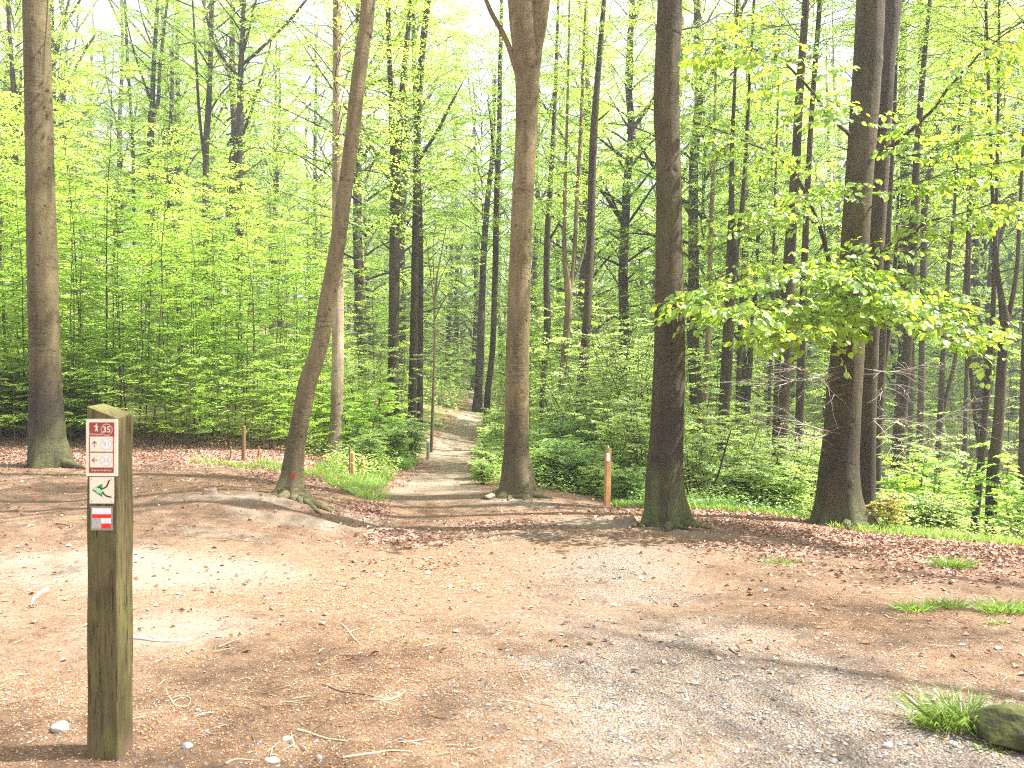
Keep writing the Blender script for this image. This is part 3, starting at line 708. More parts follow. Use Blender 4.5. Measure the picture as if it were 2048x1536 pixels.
# --- trees of the middle distance, one by one
MID = [
 ('pale sunlit trunk standing just behind the slanting beech', 17, [(669, 900, 30), (671, 860, 27), (674, 800, 25), (676, 600, 23), (675, 400, 21), (675, 200, 20), (675, 0, 19)], 'bark_sunlit', (), 0, 6.5, .7),
 ('dark trunk left of the path whose top splits in two thin stems', 24, [(785, 862, 23), (787, 700, 22), (789, 500, 22), (790, 400, 20), (796, 300, 14), (803, 200, 12), (812, 100, 10), (822, 0, 9)], 'bark_plain', [[(789, 400, 13), (784, 250, 12), (778, 100, 10), (776, 0, 9)]], 1, 7.0, .7),
 ('dark trunk by the path end with a long limb slanting up to the right', 24.5, [(821, 900, 26), (823, 880, 20), (826, 750, 17), (829, 600, 15), (832, 400, 14), (836, 250, 13), (845, 100, 13), (856, 0, 12)], 'bark_plain', [[(831, 332, 8), (850, 300, 7), (872, 268, 7), (900, 212, 6), (920, 175, 2.5), (936, 145, .6)]], 2, 8, .7),
 ('reddish brown trunk touching the dark one by the path', 27, [(838, 880, 15), (840, 700, 13), (841, 500, 12), (838, 400, 12), (834, 300, 10), (828, 100, 9), (826, 0, 8)], 'bark_plain', (), 3, 8, .7),
 ('far dark trunk where the path disappears uphill', 42, [(955, 808, 20), (957, 780, 16), (960, 700, 16), (964, 600, 14), (968, 500, 13), (975, 400, 11), (985, 300, 9), (990, 150, 7)], 'bark_plain', (), 0, 7, 1),
 ('slim brown trunk on the right verge of the distant path', 28, [(972, 880, 15), (975, 790, 13), (985, 700, 12), (990, 560, 12), (993, 400, 11), (998, 280, 10), (1000, 150, 9), (1003, 0, 7)], 'bark_plain', [[(992, 330, 5), (985, 290, 5), (982, 250, 4), (975, 200, 3)]], 1, 8, .7),
 ('slender crooked trunk next right of the forked tan beech', 26, [(1080, 900, 12), (1088, 740, 12), (1095, 650, 14), (1093, 560, 12), (1096, 450, 12), (1103, 330, 10), (1110, 200, 8), (1115, 50, 6)], 'bark_plain', [[(1097, 480, 6), (1108, 465, 5), (1120, 440, 4)]], 2, 8, .7),
 ('olive trunk with a low fork between two dark stems', 24, [(1117, 890, 16), (1122, 790, 15), (1130, 700, 14), (1137, 620, 14), (1136, 570, 16), (1129, 500, 9), (1130, 380, 7), (1135, 200, 5), (1138, 60, 4)], 'bark_fork', [[(1139, 590, 10), (1148, 520, 9), (1154, 400, 8), (1160, 300, 8), (1166, 150, 6), (1172, 0, 5)], [(1146, 560, 6), (1160, 530, 5), (1172, 480, 5), (1180, 420, 4)]], 3, 8.5, .7),
 ('leaning dark grey trunk in the shrubs behind the sign post', 22, [(1152, 908, 26), (1156, 860, 23), (1161, 800, 22), (1170, 700, 20), (1176, 600, 17), (1182, 450, 16), (1186, 300, 15), (1192, 200, 13), (1200, 100, 11), (1208, 0, 9)], 'bark_plain', [[(1188, 245, 5), (1200, 238, 4), (1218, 222, 3)]], 0, 8, .7),
 ('tree above the thicket with a double crooked stem', 38, [(303, 640, 15), (301, 340, 14), (302, 240, 13), (305, 200, 10), (308, 120, 8), (316, 0, 7)], 'bark_plain', [[(303, 240, 9), (316, 205, 8), (320, 130, 7), (328, 60, 6), (335, 0, 5)], [(300, 200, 4), (280, 140, 4), (262, 80, 3), (245, 0, 2)]], 0, 11, .8),
 ('tree above the thicket with a thin second stem on its left', 36, [(412, 640, 12), (412, 320, 12), (416, 230, 12), (420, 150, 10), (424, 0, 9)], 'bark_plain', [[(407, 310, 6), (398, 220, 6), (392, 120, 5), (385, 0, 4)], [(422, 220, 4), (440, 190, 4), (470, 160, 3)]], 1, 12, .8),
 ('grey tree above the thicket with two long limbs spread like a V', 34, [(479, 650, 15), (478, 340, 14), (480, 250, 13), (481, 150, 12), (485, 80, 10), (488, 0, 9)], 'bark_plain', [[(481, 155, 7), (460, 135, 6), (438, 105, 6), (420, 60, 5), (405, 0, 4)], [(486, 128, 8), (510, 108, 7), (540, 80, 6), (580, 40, 6), (612, 0, 5)], [(488, 100, 6), (498, 60, 6), (512, 0, 5)]], 2, 12, .75),
 ('dark short trunk glimpsed between the double-stemmed trees above the thicket', 40, [(340, 500, 10), (340, 330, 10), (342, 250, 9), (345, 150, 7)], 'bark_plain', [[(340, 310, 6), (352, 280, 5), (360, 240, 4)]], 3, 6, .8),
 ('thin sinuous tree above the thicket', 42, [(268, 500, 6), (266, 300, 6), (262, 220, 6), (255, 120, 6), (250, 0, 5)], 'bark_plain', (), 0, 7, .8),
 ('tree at the far left edge behind the stained beech', 30, [(28, 600, 14), (30, 280, 12), (28, 200, 11), (24, 130, 8), (15, 0, 6)], 'bark_plain', [[(30, 260, 6), (40, 200, 6), (42, 140, 5)]], 1, 6.5, .7),
 ('dark many-limbed tree just right of the stained beech top', 32, [(106, 600, 11), (106, 250, 10), (105, 100, 10), (101, 0, 9)], 'bark_plain', [[(108, 240, 6), (130, 180, 6), (165, 110, 5), (190, 70, 4)], [(107, 140, 7), (120, 80, 6), (138, 0, 5)], [(106, 110, 6), (125, 60, 5), (160, 0, 4)]], 2, 6.5, .8),
 ('stout rough trunk with bare pale twigs, left of the massive flared beech', 17, [(1553, 1022, 34), (1556, 980, 29), (1558, 900, 30), (1568, 740, 30), (1575, 620, 25), (1580, 500, 22), (1590, 350, 18), (1598, 200, 16), (1605, 100, 15), (1612, 0, 14)], 'bark_plain', (), 3, 8, .7),
 ('brown trunk just right of the stout rough one', 19, [(1592, 1022, 20), (1596, 900, 15), (1602, 740, 16), (1608, 560, 14), (1614, 400, 12), (1625, 200, 10), (1640, 0, 9)], 'bark_plain', (), 0, 8.5, .7),
 ('black trunk forking at mid height above the fallen boughs', 20, [(1439, 1005, 28), (1441, 960, 24), (1444, 900, 22), (1452, 750, 22), (1460, 600, 22), (1466, 500, 25), (1463, 430, 13), (1464, 300, 9), (1470, 150, 6), (1474, 0, 5)], 'bark_plain', [[(1470, 500, 14), (1482, 440, 12), (1490, 330, 8), (1500, 150, 6), (1508, 0, 5)]], 1, 8, .7),
 ('slim trunk right of the mossy-footed beech, lit along one side', 27, [(1405, 900, 10), (1410, 800, 12), (1417, 650, 11), (1422, 450, 9), (1428, 300, 7), (1432, 100, 5)], 'bark_fork', (), 2, 8, .7),
 ('thin leaning trunk behind the black forked one', 28, [(1474, 860, 10), (1480, 700, 11), (1488, 500, 8), (1496, 250, 6)], 'bark_plain', [[(1480, 690, 5), (1470, 670, 4), (1460, 650, 3)]], 3, 8, .7),
 ('leaning reddish trunk between the black forked and the stout rough trunk', 30, [(1492, 850, 12), (1502, 700, 11), (1512, 560, 8), (1520, 380, 6)], 'bark_plain', (), 0, 8, .8),
 ('pole-thin trunk just left of the stout rough one', 25, [(1535, 930, 8), (1540, 750, 7), (1545, 600, 6), (1550, 400, 5), (1556, 200, 4)], 'bark_plain', (), 1, 8, .6),
 ('dark trunk just right of the pair of great beeches', 19, [(1752, 1018, 15), (1757, 900, 14), (1765, 700, 14), (1772, 560, 12), (1780, 400, 9), (1790, 200, 7)], 'bark_plain', [[(1762, 760, 9), (1773, 700, 10), (1785, 600, 9), (1796, 450, 7)]], 2, 7.5, .7),
 ('brown leaning trunk rising behind the green bush on the right', 18, [(1789, 1028, 23), (1793, 960, 21), (1798, 900, 20), (1813, 730, 18), (1822, 560, 17), (1828, 430, 15), (1836, 280, 12), (1850, 100, 9), (1860, 0, 7)], 'bark_plain', (), 3, 8, .7),
 ('tree with a V fork low down behind the green bush', 21, [(1874, 975, 12), (1878, 880, 12), (1881, 830, 12), (1885, 720, 9), (1895, 560, 8), (1910, 400, 6)], 'bark_plain', [[(1882, 835, 9), (1896, 780, 8), (1908, 730, 8), (1922, 640, 6), (1935, 500, 5)]], 0, 6.5, .7),
 ('short thin trunk between the V-forked tree and the pair at the right edge', 22, [(1929, 960, 9), (1932, 800, 8), (1936, 650, 6), (1940, 450, 5)], 'bark_plain', (), 1, 6.5, .6),
 ('left one of the pair of dark stems near the right edge', 14.3, [(1946, 1080, 18), (1955, 1000, 14), (1966, 880, 13), (1976, 760, 12), (1985, 650, 10), (1990, 500, 8), (1995, 300, 6)], 'bark_plain', [[(1962, 905, 8), (1950, 840, 7), (1943, 760, 7), (1938, 700, 6), (1933, 560, 5), (1936, 400, 4)]], 2, 6.0, .6),
 ('right one of the pair of dark stems near the right edge, forked like a Y', 13.8, [(1978, 1088, 24), (1981, 1060, 21), (1985, 950, 22), (1996, 860, 20), (2003, 740, 18), (2010, 650, 20), (2002, 590, 12), (1994, 540, 9), (1985, 400, 7)], 'bark_plain', [[(2012, 660, 13), (2024, 600, 10), (2034, 540, 9), (2040, 420, 7), (2048, 250, 5)]], 3, 6.0, .6),
 ('trunk cut by the right edge of the view', 17, [(2046, 1010, 20), (2050, 800, 18), (2056, 500, 14), (2060, 200, 12)], 'bark_plain', (), 0, 6.5, .7),
 ('tall trunk bending right, behind the twigs at upper right', 26, [(1840, 880, 13), (1846, 600, 12), (1850, 400, 12), (1866, 320, 12), (1890, 180, 10), (1903, 80, 9), (1917, 0, 8)], 'bark_plain', [[(1870, 330, 7), (1895, 290, 6), (1925, 210, 5), (1945, 120, 4)]], 1, 8, .7),
 ('thin straight trunk between the great beeches and the bending trunk', 30, [(1822, 800, 10), (1830, 500, 9), (1843, 250, 8), (1838, 0, 6)], 'bark_plain', (), 2, 8, .8),
]
for k, (lab, Y, rows, mk, forks, ci, cz, cs) in enumerate(MID):
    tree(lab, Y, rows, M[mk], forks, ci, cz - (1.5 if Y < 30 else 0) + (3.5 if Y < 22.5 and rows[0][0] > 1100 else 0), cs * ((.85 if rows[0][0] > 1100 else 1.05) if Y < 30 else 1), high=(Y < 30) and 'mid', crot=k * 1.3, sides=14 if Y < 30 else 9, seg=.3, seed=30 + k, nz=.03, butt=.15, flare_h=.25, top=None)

# ---------------------------------------------------------------- saplings
def sapling_mesh(seed, H, spread, nb, leaf, r0=.018, z0=.12, lm='leaf_sap', stems=1, el=(.35, .75), ssc=(.32, .6)):
    rng = np.random.RandomState(seed); st = MB(); lv = MB(); O = []; X = []; S = []
    for s in range(stems):
        a = rng.uniform(0, 6.28); lean = rng.uniform(.02, .10) if stems == 1 else rng.uniform(.15, .5)
        Hs = H * (1 if stems == 1 else rng.uniform(.6, 1))
        zs = np.linspace(0, 1, 9)
        P = np.stack([math.cos(a) * lean * Hs * zs ** 1.3 + rng.normal(0, .035, 9).cumsum() * Hs * .2, math.sin(a) * lean * Hs * zs ** 1.3 + rng.normal(0, .02, 9).cumsum() * Hs * .2, zs * Hs], -1)
        P[0] = (0, 0, -.1) if stems == 1 else (rng.normal(0, .1), rng.normal(0, .1), -.1)
        add_tube(st, P, np.linspace(r0, .004, 9), 6)
        az = rng.uniform(0, 6)
        for i in range(nb):
            u = z0 + (1 - z0) * (i + rng.uniform(0, .8)) / nb; u = min(u, .99)
            k = u * 8; k0 = min(int(k), 7); b = P[k0] + (P[k0 + 1] - P[k0]) * (k - k0)
            az += 2.4 + rng.normal(0, .5)
            L = spread * (1.05 - u) ** .6 * rng.uniform(.5, 1.15)
            if u < .3: L *= 1.1
            Q = limb_line(rng, b, az, rng.uniform(*el), L, 5, .5)
            add_tube(st, Q, np.linspace(.007, .003, 5), 4, cap=False)
            m = max(2, int(L / .22)); sd = 1
            for g in range(m):
                t = (g + .6) / m * 4; t0 = min(int(t), 3); q = Q[t0] + (Q[t0 + 1] - Q[t0]) * min(t - t0, 1); T = Q[t0 + 1] - Q[t0]
                ta = math.atan2(T[1], T[0]) + sd * rng.uniform(.3, 1); sd = -sd
                O.append(q); X.append([math.cos(ta), math.sin(ta), rng.uniform(-.2, .2)]); S.append(rng.uniform(*ssc))
    put_sprays(lv, st, rng, O, X, S, leaf, True, roll=.3)
    return st.mesh('stem', M['twig'], True), lv.mesh('foliage', M[lm], False)
SAPM = [sapling_mesh(200 + k, H, sp, nb, .07) for k, (H, sp, nb) in enumerate([(6.0, 1.0, 30), (7.2, 1.1, 34), (5.0, .95, 26), (6.6, .9, 30), (3.6, 1.1, 18)])]
def plant(me, name, x, y, s=1.0, rz=0.0, label=None, cat='tree', group=None, parts=('stem', 'foliage'), sz=None):
    r = empty(name, (x, y, gz(x, y))); r.rotation_euler = (0, 0, rz); r.scale = (s, s, sz or s)
    for nm, m in zip(parts, me): link(nm, m, r)
    return tag(r, label, cat, group)

rng = np.random.RandomState(42)
# dense thicket of young beeches on the left
n = 0; pts = []
LBL = 'young beech sapling crowded in the bright green thicket left of the path'
while n < 140:
    Y = rng.uniform(16.6, 34) if n > 60 else rng.uniform(16.6, 20)
    xl = -.70 * Y - 1; xr = path_x(Y) - 1.9 - max(0, 20 - Y) * .35
    x = rng.uniform(xl, xr)
    if Y < 19 and x > -3.6: continue
    if pts and min((x - a) ** 2 + (Y - b) ** 2 for a, b in pts) < .42 ** 2: continue
    pts.append((x, Y))
    edge = np.clip((x - (xr - 4)) / 4, 0, 1)
    k = rng.randint(0, 4) if Y > 18.2 or rng.rand() < .5 else 4
    s = rng.uniform(.85, 1.12) * (1 - .32 * edge) * (1.05 if k < 4 else 1)
    plant(SAPM[k], 'beech_sapling', x, Y, s, rng.uniform(0, 6.28), LBL, 'sapling', 'saplings of the thicket')
    n += 1
for k in range(30):
    x = rng.uniform(-10.6, -4.3); Y = rng.uniform(15.9, 17.2)
    plant(SAPM[4], 'beech_sapling', x, Y, rng.uniform(.45, .8), rng.uniform(0, 6.28), 'low broad beech sapling in the front row of the thicket, over the leaf litter', 'sapling', 'low saplings before the thicket', sz=rng.uniform(.4, .6))
# understorey right of the path and in the hollow
SAPM2 = [sapling_mesh(230 + k, H, sp, nb, .07, lm='leaf_sap') for k, (H, sp, nb) in enumerate([(5.0, 1.3, 24), (3.4, 1.2, 18)])]
n = 0
LBR = 'young tree of the loose understorey between the trunks beyond the clearing'
while n < 170:
    Y = rng.uniform(22, 78); x = rng.uniform(path_x(Y) + 2.4, .72 * Y)
    if Y < 34 and rng.rand() < .35: continue
    plant((SAPM2 + SAPM[:3])[rng.randint(0, 5)], 'young_tree', x, Y, rng.uniform(.7, 1.25), rng.uniform(0, 6.28), LBR, 'sapling', 'young trees of the understorey')
    n += 1
n = 0
while n < 66:
    Y = rng.uniform(25, 90); sd = rng.choice([-1, 1]); x = path_x(Y) + (sd * rng.uniform(1.7, 4.6) if Y < 64 else rng.uniform(-3, 3)) + (1.0 if sd > 0 and Y < 40 else 0)
    plant(SAPM2[rng.randint(0, 2)], 'young_tree', x, Y, rng.uniform(.5, 1.2), rng.uniform(0, 6.28), 'small leafy tree lining the verge of the rising path', 'sapling', 'small trees along the path verge')
    n += 1

# ---------------------------------------------------------------- forest behind
FARTRUNK = []
for k in range(3):
    r_ = np.random.RandomState(300 + k); zs = np.linspace(-.4, 19, 14)
    w_ = np.stack([r_.normal(0, .07, 14).cumsum(), r_.normal(0, .07, 14).cumsum(), zs], -1)
    mb = MB(); add_tube(mb, w_, np.linspace(.19, .05, 14), 9); 
    for j in range(4):
        b = w_[5 + j * 2]; add_tube(mb, limb_line(r_, b, r_.uniform(0, 6.28), 1.0, 5.5, 6, -.1), np.linspace(.07, .02, 6), 6)
    FARTRUNK.append(mb.mesh('trunk', M['bark_plain']))
def far_tree(x, Y, k, s, cz, rz, label, group, cs=1.0):
    r = empty('beech_tree', (x, Y, gz(x, Y))); r.scale = (s, s, s); r.rotation_euler = (0, 0, rz)
    link('trunk', FARTRUNK[k % 3], r)
    for nm, me in zip(('branches', 'crown'), CROWN[k % 4]):
        o = link(nm, me, r, (0, 0, cz)); o.scale = (cs, cs, cs)
    return tag(r, label, 'tree', group)
n = 0; tp = []
while n < 225:
    Y = 30 + 92 * rng.rand() ** .85; x = rng.uniform(-.78 * Y - 3, .78 * Y + 3)
    if abs(x - path_x(Y)) < 2.8 + .02 * Y and Y < 64: continue
    if x < path_x(Y) - 6 and Y < 43: continue
    if tp and min((x - a) ** 2 + (Y - b) ** 2 for a, b in tp) < 2.6 ** 2: continue
    tp.append((x, Y)); left = x < path_x(Y)
    far_tree(x, Y, rng.randint(0, 12), rng.uniform(1.1, 1.5), rng.uniform(1.0, 4.0) if Y < 62 else rng.uniform(-.8, 1.5), rng.uniform(0, 6.28),
             'slim forest tree on the slope behind the thicket' if left else 'slim forest tree of the wood beyond the hollow',
             'forest trees on the left slope' if left else 'forest trees beyond the hollow')
    n += 1
# trees beside and behind the viewer and off to the right, whose crowns shade the clearing
for k, (x, Y, cz) in enumerate([(9.5, 2.6, 7.5), (14.5, 6.2, 8), (-9.5, 5, 6), (-8, -4, 6), (3, -8, 6), (22, 3.5, 7)]):
    r = empty('beech_tree', (x, Y, gz(x, Y))); r.rotation_euler = (0, 0, k * 1.7)
    link('trunk', FARTRUNK[k % 3], r)
    for nm, me in zip(('branches', 'crown'), HIGH[k % 2]): link(nm, me, r, (0, 0, cz + 1.5))
    tag(r, 'beech standing beside the clearing just outside the view', 'tree', 'beeches around the clearing')

# ---------------------------------------------------------------- near boughs of the massive beech
def bough(parent, rows, r0, leafy=True, seed=0, step=.16, tl=(.35, .75), material='twig', leafL=.072, start=.15, spread=1.0, keep_leaves=None, droop=.05):
    """a limb given by pixels and distances, with side twigs; returns leaf frames"""
    rg = np.random.RandomState(seed)
    P = np.array([px(a, b, c) for a, b, c in rows]); n = max(8, int(np.linalg.norm(np.diff(P, axis=0), axis=1).sum() / .12)); Q = smooth_poly(P, n)
    Q[1:] += rg.normal(0, .008, Q[1:].shape)
    mb = MB(); add_tube(mb, Q, np.linspace(r0, .004, n), 7)
    O = []; X = []; S = []
    tot = np.linalg.norm(np.diff(Q, axis=0), axis=1).sum(); m = int(tot / step); sd = 1
    for j in range(m):
        t = start + (1 - start) * (j + rg.uniform(0, .7)) / m; k = min(t, .999) * (n - 1); k0 = min(int(k), n - 2); b = Q[k0] + (Q[k0 + 1] - Q[k0]) * (k - k0)
        T = Q[min(k0 + 2, n - 1)] - Q[max(k0 - 1, 0)]; ta = math.atan2(T[1], T[0]) + sd * rg.uniform(.5, 1.15) * spread; sd = -sd
        L = rg.uniform(*tl) * (1.1 - .5 * t)
        el = rg.uniform(-.15, .3) if leafy else rg.uniform(-.6, .6)
        Tq = limb_line(rg, b, ta, el, L, 5, droop * 6 if leafy else .3)
        add_tube(mb, Tq, np.linspace(max(.0035, r0 * .22), .0018, 5), 5, cap=False)
        s2 = 1
        for g in range(3 if leafy else 4):
            q = Tq[g + 1 if g < 4 else 4]; a3 = ta + s2 * rg.uniform(.3, .9); s2 = -s2
            O.append(q); X.append([math.cos(a3), math.sin(a3), rg.uniform(-.5, .2) if leafy else rg.uniform(-.6, .4)]); S.append(rg.uniform(.22, .42) * (1 if leafy else .9))
        O.append(Tq[-1]); X.append(Tq[-1] - Tq[-2]); S.append(rg.uniform(.22, .4))
    return mb, np.array(O), np.array(X), np.array(S), rg
LEAFM = []
for k in range(3):
    mb = MB(); leaf_fine(mb, np.zeros((1, 3)), np.array([[1., 0, 0]]), np.array([[0, .05 * (k - 1), 1.]]), np.array([1.0 * (1 + .08 * (k - 1))])); LEAFM.append(mb.mesh('leaf', M['leaf_near'], True))

def boughs(parent, specs, leafL, n_single=0, near_pt=None):
    b = np.array(parent.location)
    wood = MB(); rest = MB(); fr = []
    for i, sp in enumerate(specs):
        mb, O, X, S, rg = bough(parent, sp['rows'], sp['r'], True, sp.get('seed', 60 + i), sp.get('step', .16), sp.get('tl', (.35, .75)))
        mb2 = MB(); mb2.v = [v - b for v in mb.v]; mb2.q, mb2.t, mb2.qm, mb2.tm, mb2.n = mb.q, mb.t, mb.qm, mb.tm, mb.n
        mb2.build('branch', M['twig'], parent)
        # leaf frames of the sprays
        tw = MB(); lf = MB()
        O = O - b
        n = len(O); X = norm(X); up = norm(np.stack([rg.normal(0, .3, n), rg.normal(0, .3, n), np.ones(n)], -1)); Yv = norm(np.cross(up, X)); Zv = np.cross(X, Yv); R = np.stack([X, Yv, Zv], -1)
        for j in range(n):
            Pt, Dt, seg = TPL[rg.randint(0, 5)]
            sel = rg.rand(len(Pt)) < .27
            p = O[j] + S[j] * Pt[sel] @ R[j].T; d = norm(Dt[sel] @ R[j].T + rg.normal(0, .15, (sel.sum(), 3)) + [0, 0, -.35]); nn = norm(Zv[j] + [.1, -.3, 0] + rg.normal(0, .6, (sel.sum(), 3)))
            L = leafL * rg.uniform(.6, 1.2, sel.sum())
            fr.append(np.hstack([p, d, nn, L[:, None]]))
            for s in seg[:4]:
                q = O[j] + S[j] * s @ R[j].T; add_tube(wood, q, np.linspace(.0028, .0012, len(q)), 3, cap=False)
    fr = np.concatenate(fr)
    if n_single:
        wpos = fr[:, :3] + b; size = fr[:, 9] / wpos[:, 1]
        vis = (np.abs(wpos[:, 0] / wpos[:, 1] * F) < 1010) & (wpos[:, 2] < EYE + 760 / F * wpos[:, 1])
        order = np.argsort(-(size * vis))[:n_single]
        for k in order:
            p, d, nn, L = fr[k, :3], fr[k, 3:6], fr[k, 6:9], fr[k, 9]
            s = norm(np.cross(nn, d)); z = np.cross(d, s)
            o = link('leaf', LEAFM[k % 3], parent)
            o.matrix_local = Matrix([[d[i] * L, s[i] * L, z[i] * L, p[i]] for i in range(3)] + [[0, 0, 0, 1]])
        mk = np.ones(len(fr), bool); mk[order] = False; fr = fr[mk]
    leaf_fine(rest, fr[:, :3], fr[:, 3:6], fr[:, 6:9], fr[:, 9])
    wood.build('twigs', M['twig'], parent)['kind'] = 'stuff'
    o = rest.build('foliage', M['leaf_near'], parent, smooth=True)
    o['kind'] = 'stuff'
    return len(fr)

nb_ = boughs(t_big, [
    dict(rows=[(1700, 270, 10.9), (1672, 245, 10.3), (1647, 219, 10), (1618, 175, 9.7), (1592, 146, 9.5), (1552, 113, 9.3), (1483, 90, 9.0), (1410, 78, 8.8)], r=.028, seed=61),
    dict(rows=[(1745, 307, 10.9), (1789, 288, 10.4), (1830, 252, 10), (1870, 215, 9.8), (1899, 172, 9.6), (1957, 110, 9.3), (2012, 66, 9.1), (2070, 30, 9.0)], r=.035, seed=62),
    dict(rows=[(1749, 303, 10.9), (1822, 310, 10.2), (1870, 300, 9.9), (1921, 281, 9.6), (1976, 268, 9.4), (2070, 262, 9.2)], r=.018, seed=63, step=.2),
    dict(rows=[(1738, 526, 10.9), (1775, 493, 10.4), (1830, 464, 10), (1855, 445, 9.8), (1903, 431, 9.6), (1976, 409, 9.4), (2070, 380, 9.2)], r=.024, seed=64),
    dict(rows=[(1668, 535, 10.7), (1600, 545, 9.9), (1520, 566, 9.3), (1440, 585, 9.0), (1385, 598, 8.9)], r=.018, seed=66, step=.12, tl=(.4, .95)),
    dict(rows=[(1672, 655, 10.7), (1628, 626, 9.8), (1560, 620, 9.2), (1490, 612, 8.8), (1400, 610, 8.6)], r=.018, seed=67, step=.12, tl=(.35, .8)),
    dict(rows=[(1690, 640, 10.7), (1700, 600, 9.6), (1735, 625, 9.0), (1800, 650, 8.7), (1870, 672, 8.5), (1930, 690, 8.4)], r=.016, seed=68, step=.11, tl=(.35, .75)),
    dict(rows=[(1715, 560, 10.7), (1730, 565, 9.8), (1790, 590, 9.2), (1850, 610, 8.9), (1910, 640, 8.7), (1960, 655, 8.6)], r=.016, seed=69, step=.12, tl=(.35, .75)),
    dict(rows=[(1680, 600, 10.7), (1660, 640, 9.6), (1640, 668, 9.0), (1590, 672, 8.7), (1540, 668, 8.6)], r=.014, seed=70, step=.11, tl=(.3, .6)),
    dict(rows=[(1690, 560, 10.6), (1680, 545, 9.4), (1700, 555, 8.8), (1750, 590, 8.5), (1790, 605, 8.4)], r=.012, seed=71, step=.13, tl=(.2, .45)),
    dict(rows=[(1712, 400, 10.7), (1660, 390, 10.2), (1600, 400, 9.8), (1540, 430, 9.6)], r=.012, seed=72, step=.2),
    dict(rows=[(1735, 420, 10.9), (1800, 380, 10.3), (1880, 350, 10), (1960, 330, 9.8), (2060, 320, 9.7)], r=.014, seed=73, step=.16),
], .088, 290)

# thin curved sapling stem left of the massive beech
cs_base = hit(1690, 1046)
t_curve = empty('beech_sapling', (px(1668, 900, 12.6)[0], 12.6, gz(px(1668, 900, 12.6)[0], 12.6)))
tag(t_curve, 'thin curving stem arching up left from behind the massive flared beech', 'sapling')
_b = np.array(t_curve.location)
rows = [(1680, 800, 8), (1672, 640, 9), (1665, 560, 10), (1650, 490, 9), (1640, 456, 8), (1614, 394, 7), (1588, 347, 7), (1552, 310, 6), (1504, 288, 5), (1446, 263, 4), (1388, 245, 3)]
ln = np.vstack([[*_b + [0, 0, -.1], .04], px_line(rows, 12.2)])
trunk_obj('stem', t_curve, ln, _b, M['bark_far'], 8, .15, .05)
boughs(t_curve, [dict(rows=[(1614, 394, 12.2), (1588, 347, 12.1), (1552, 310, 12), (1504, 288, 11.8), (1446, 263, 11.6), (1380, 243, 11.4)], r=.02, seed=81, step=.14),
                 dict(rows=[(1640, 456, 12.2), (1600, 430, 11.9), (1540, 440, 11.6), (1470, 470, 11.4)], r=.012, seed=82, step=.16),
                 dict(rows=[(1655, 510, 12.2), (1640, 400, 12), (1632, 340, 11.8), (1620, 300, 11.6)], r=.012, seed=83, step=.2)], .075)
# leafy boughs over the mossy beech and left half, coming down from above
boughs(t_moss, [dict(rows=[(1360, 60, 9.5), (1400, 50, 9.6), (1440, 30, 9.8), (1490, 25, 10)], r=.012, seed=91, step=.3)], .07)
# dead pale twigs
def dead(parent, specs, label=None):
    b = np.array(parent.location); mbA = MB()
    for i, (rows, r) in enumerate(specs):
        mb, O, X, S, rg = bough(parent, rows, r, False, 120 + i, .13, (.25, .6), start=.08)
        for v in range(len(mb.v)): mb.v[v] = mb.v[v] - b
        mb.build('bare_branch', M['dead_twig'], parent)
        for j in range(len(O)):
            e = O[j] - b + norm(X[j]) * S[j] * 1.1; mbA.n += 0
            add_tube(mbA, [O[j] - b, (O[j] - b + e) / 2 + rg.normal(0, .02, 3), e], [.0028, .002, .001], 3, cap=False)
    o = mbA.build('bare_twigs', M['dead_twig'], parent); o['kind'] = 'stuff'
    return o
dead(t_big, [([(1662, 753, 10.9), (1626, 747, 10.6), (1582, 732, 10.4), (1550, 718, 10.3)], .011), ([(1660, 756, 10.9), (1600, 760, 10.6), (1540, 775, 10.4), (1500, 768, 10.3)], .009), ([(1655, 868, 10.8), (1625, 876, 10.6), (1590, 862, 10.5), (1550, 855, 10.4)], .011), ([(1657, 862, 10.8), (1610, 850, 10.6), (1565, 820, 10.4), (1530, 810, 10.3)], .008)])
dead(t_second, [([(1748, 838, 12), (1790, 838, 11.6), (1840, 846, 11.3), (1880, 842, 11.1), (1920, 828, 11), (1948, 798, 10.9)], .011), ([(1748, 740, 12), (1790, 745, 11.6), (1830, 735, 11.3), (1870, 722, 11.1)], .010), ([(1748, 842, 12), (1780, 870, 11.7), (1830, 885, 11.4), (1870, 890, 11.2)], .008), ([(1746, 800, 12), (1775, 770, 11.7), (1820, 775, 11.4)], .008)])

# slender sapling left of the path with bare curved twigs
r = empty('slender_sapling', hit(862, 905)); tag(r, 'slender bare sapling with upswept twigs left of the path', 'sapling')
_b = np.array(r.location); Ys = _b[1]
trunk_obj('stem', r, np.vstack([[*_b + [0, 0, -.1], .035], px_line([(863, 890, 7), (866, 800, 6), (869, 700, 5), (869, 620, 4.5), (873, 560, 3.5), (884, 500, 2.5), (893, 450, 1.5)], Ys)]), _b, M['bark_fork'], 7, .15, .04)
for i, f in enumerate([[(869, 610, 3), (862, 560, 2.5), (855, 500, 2), (850, 470, 1.2)], [(869, 640, 3), (882, 610, 2.5), (898, 585, 1.8), (905, 560, 1)], [(870, 600, 3), (880, 560, 2.2), (898, 520, 1.5), (905, 490, 1)], [(868, 560, 2.5), (866, 500, 2), (872, 440, 1)]]):
    trunk_obj('branch', r, px_line(f, Ys), _b, M['bark_fork'], 5, .15, .02)

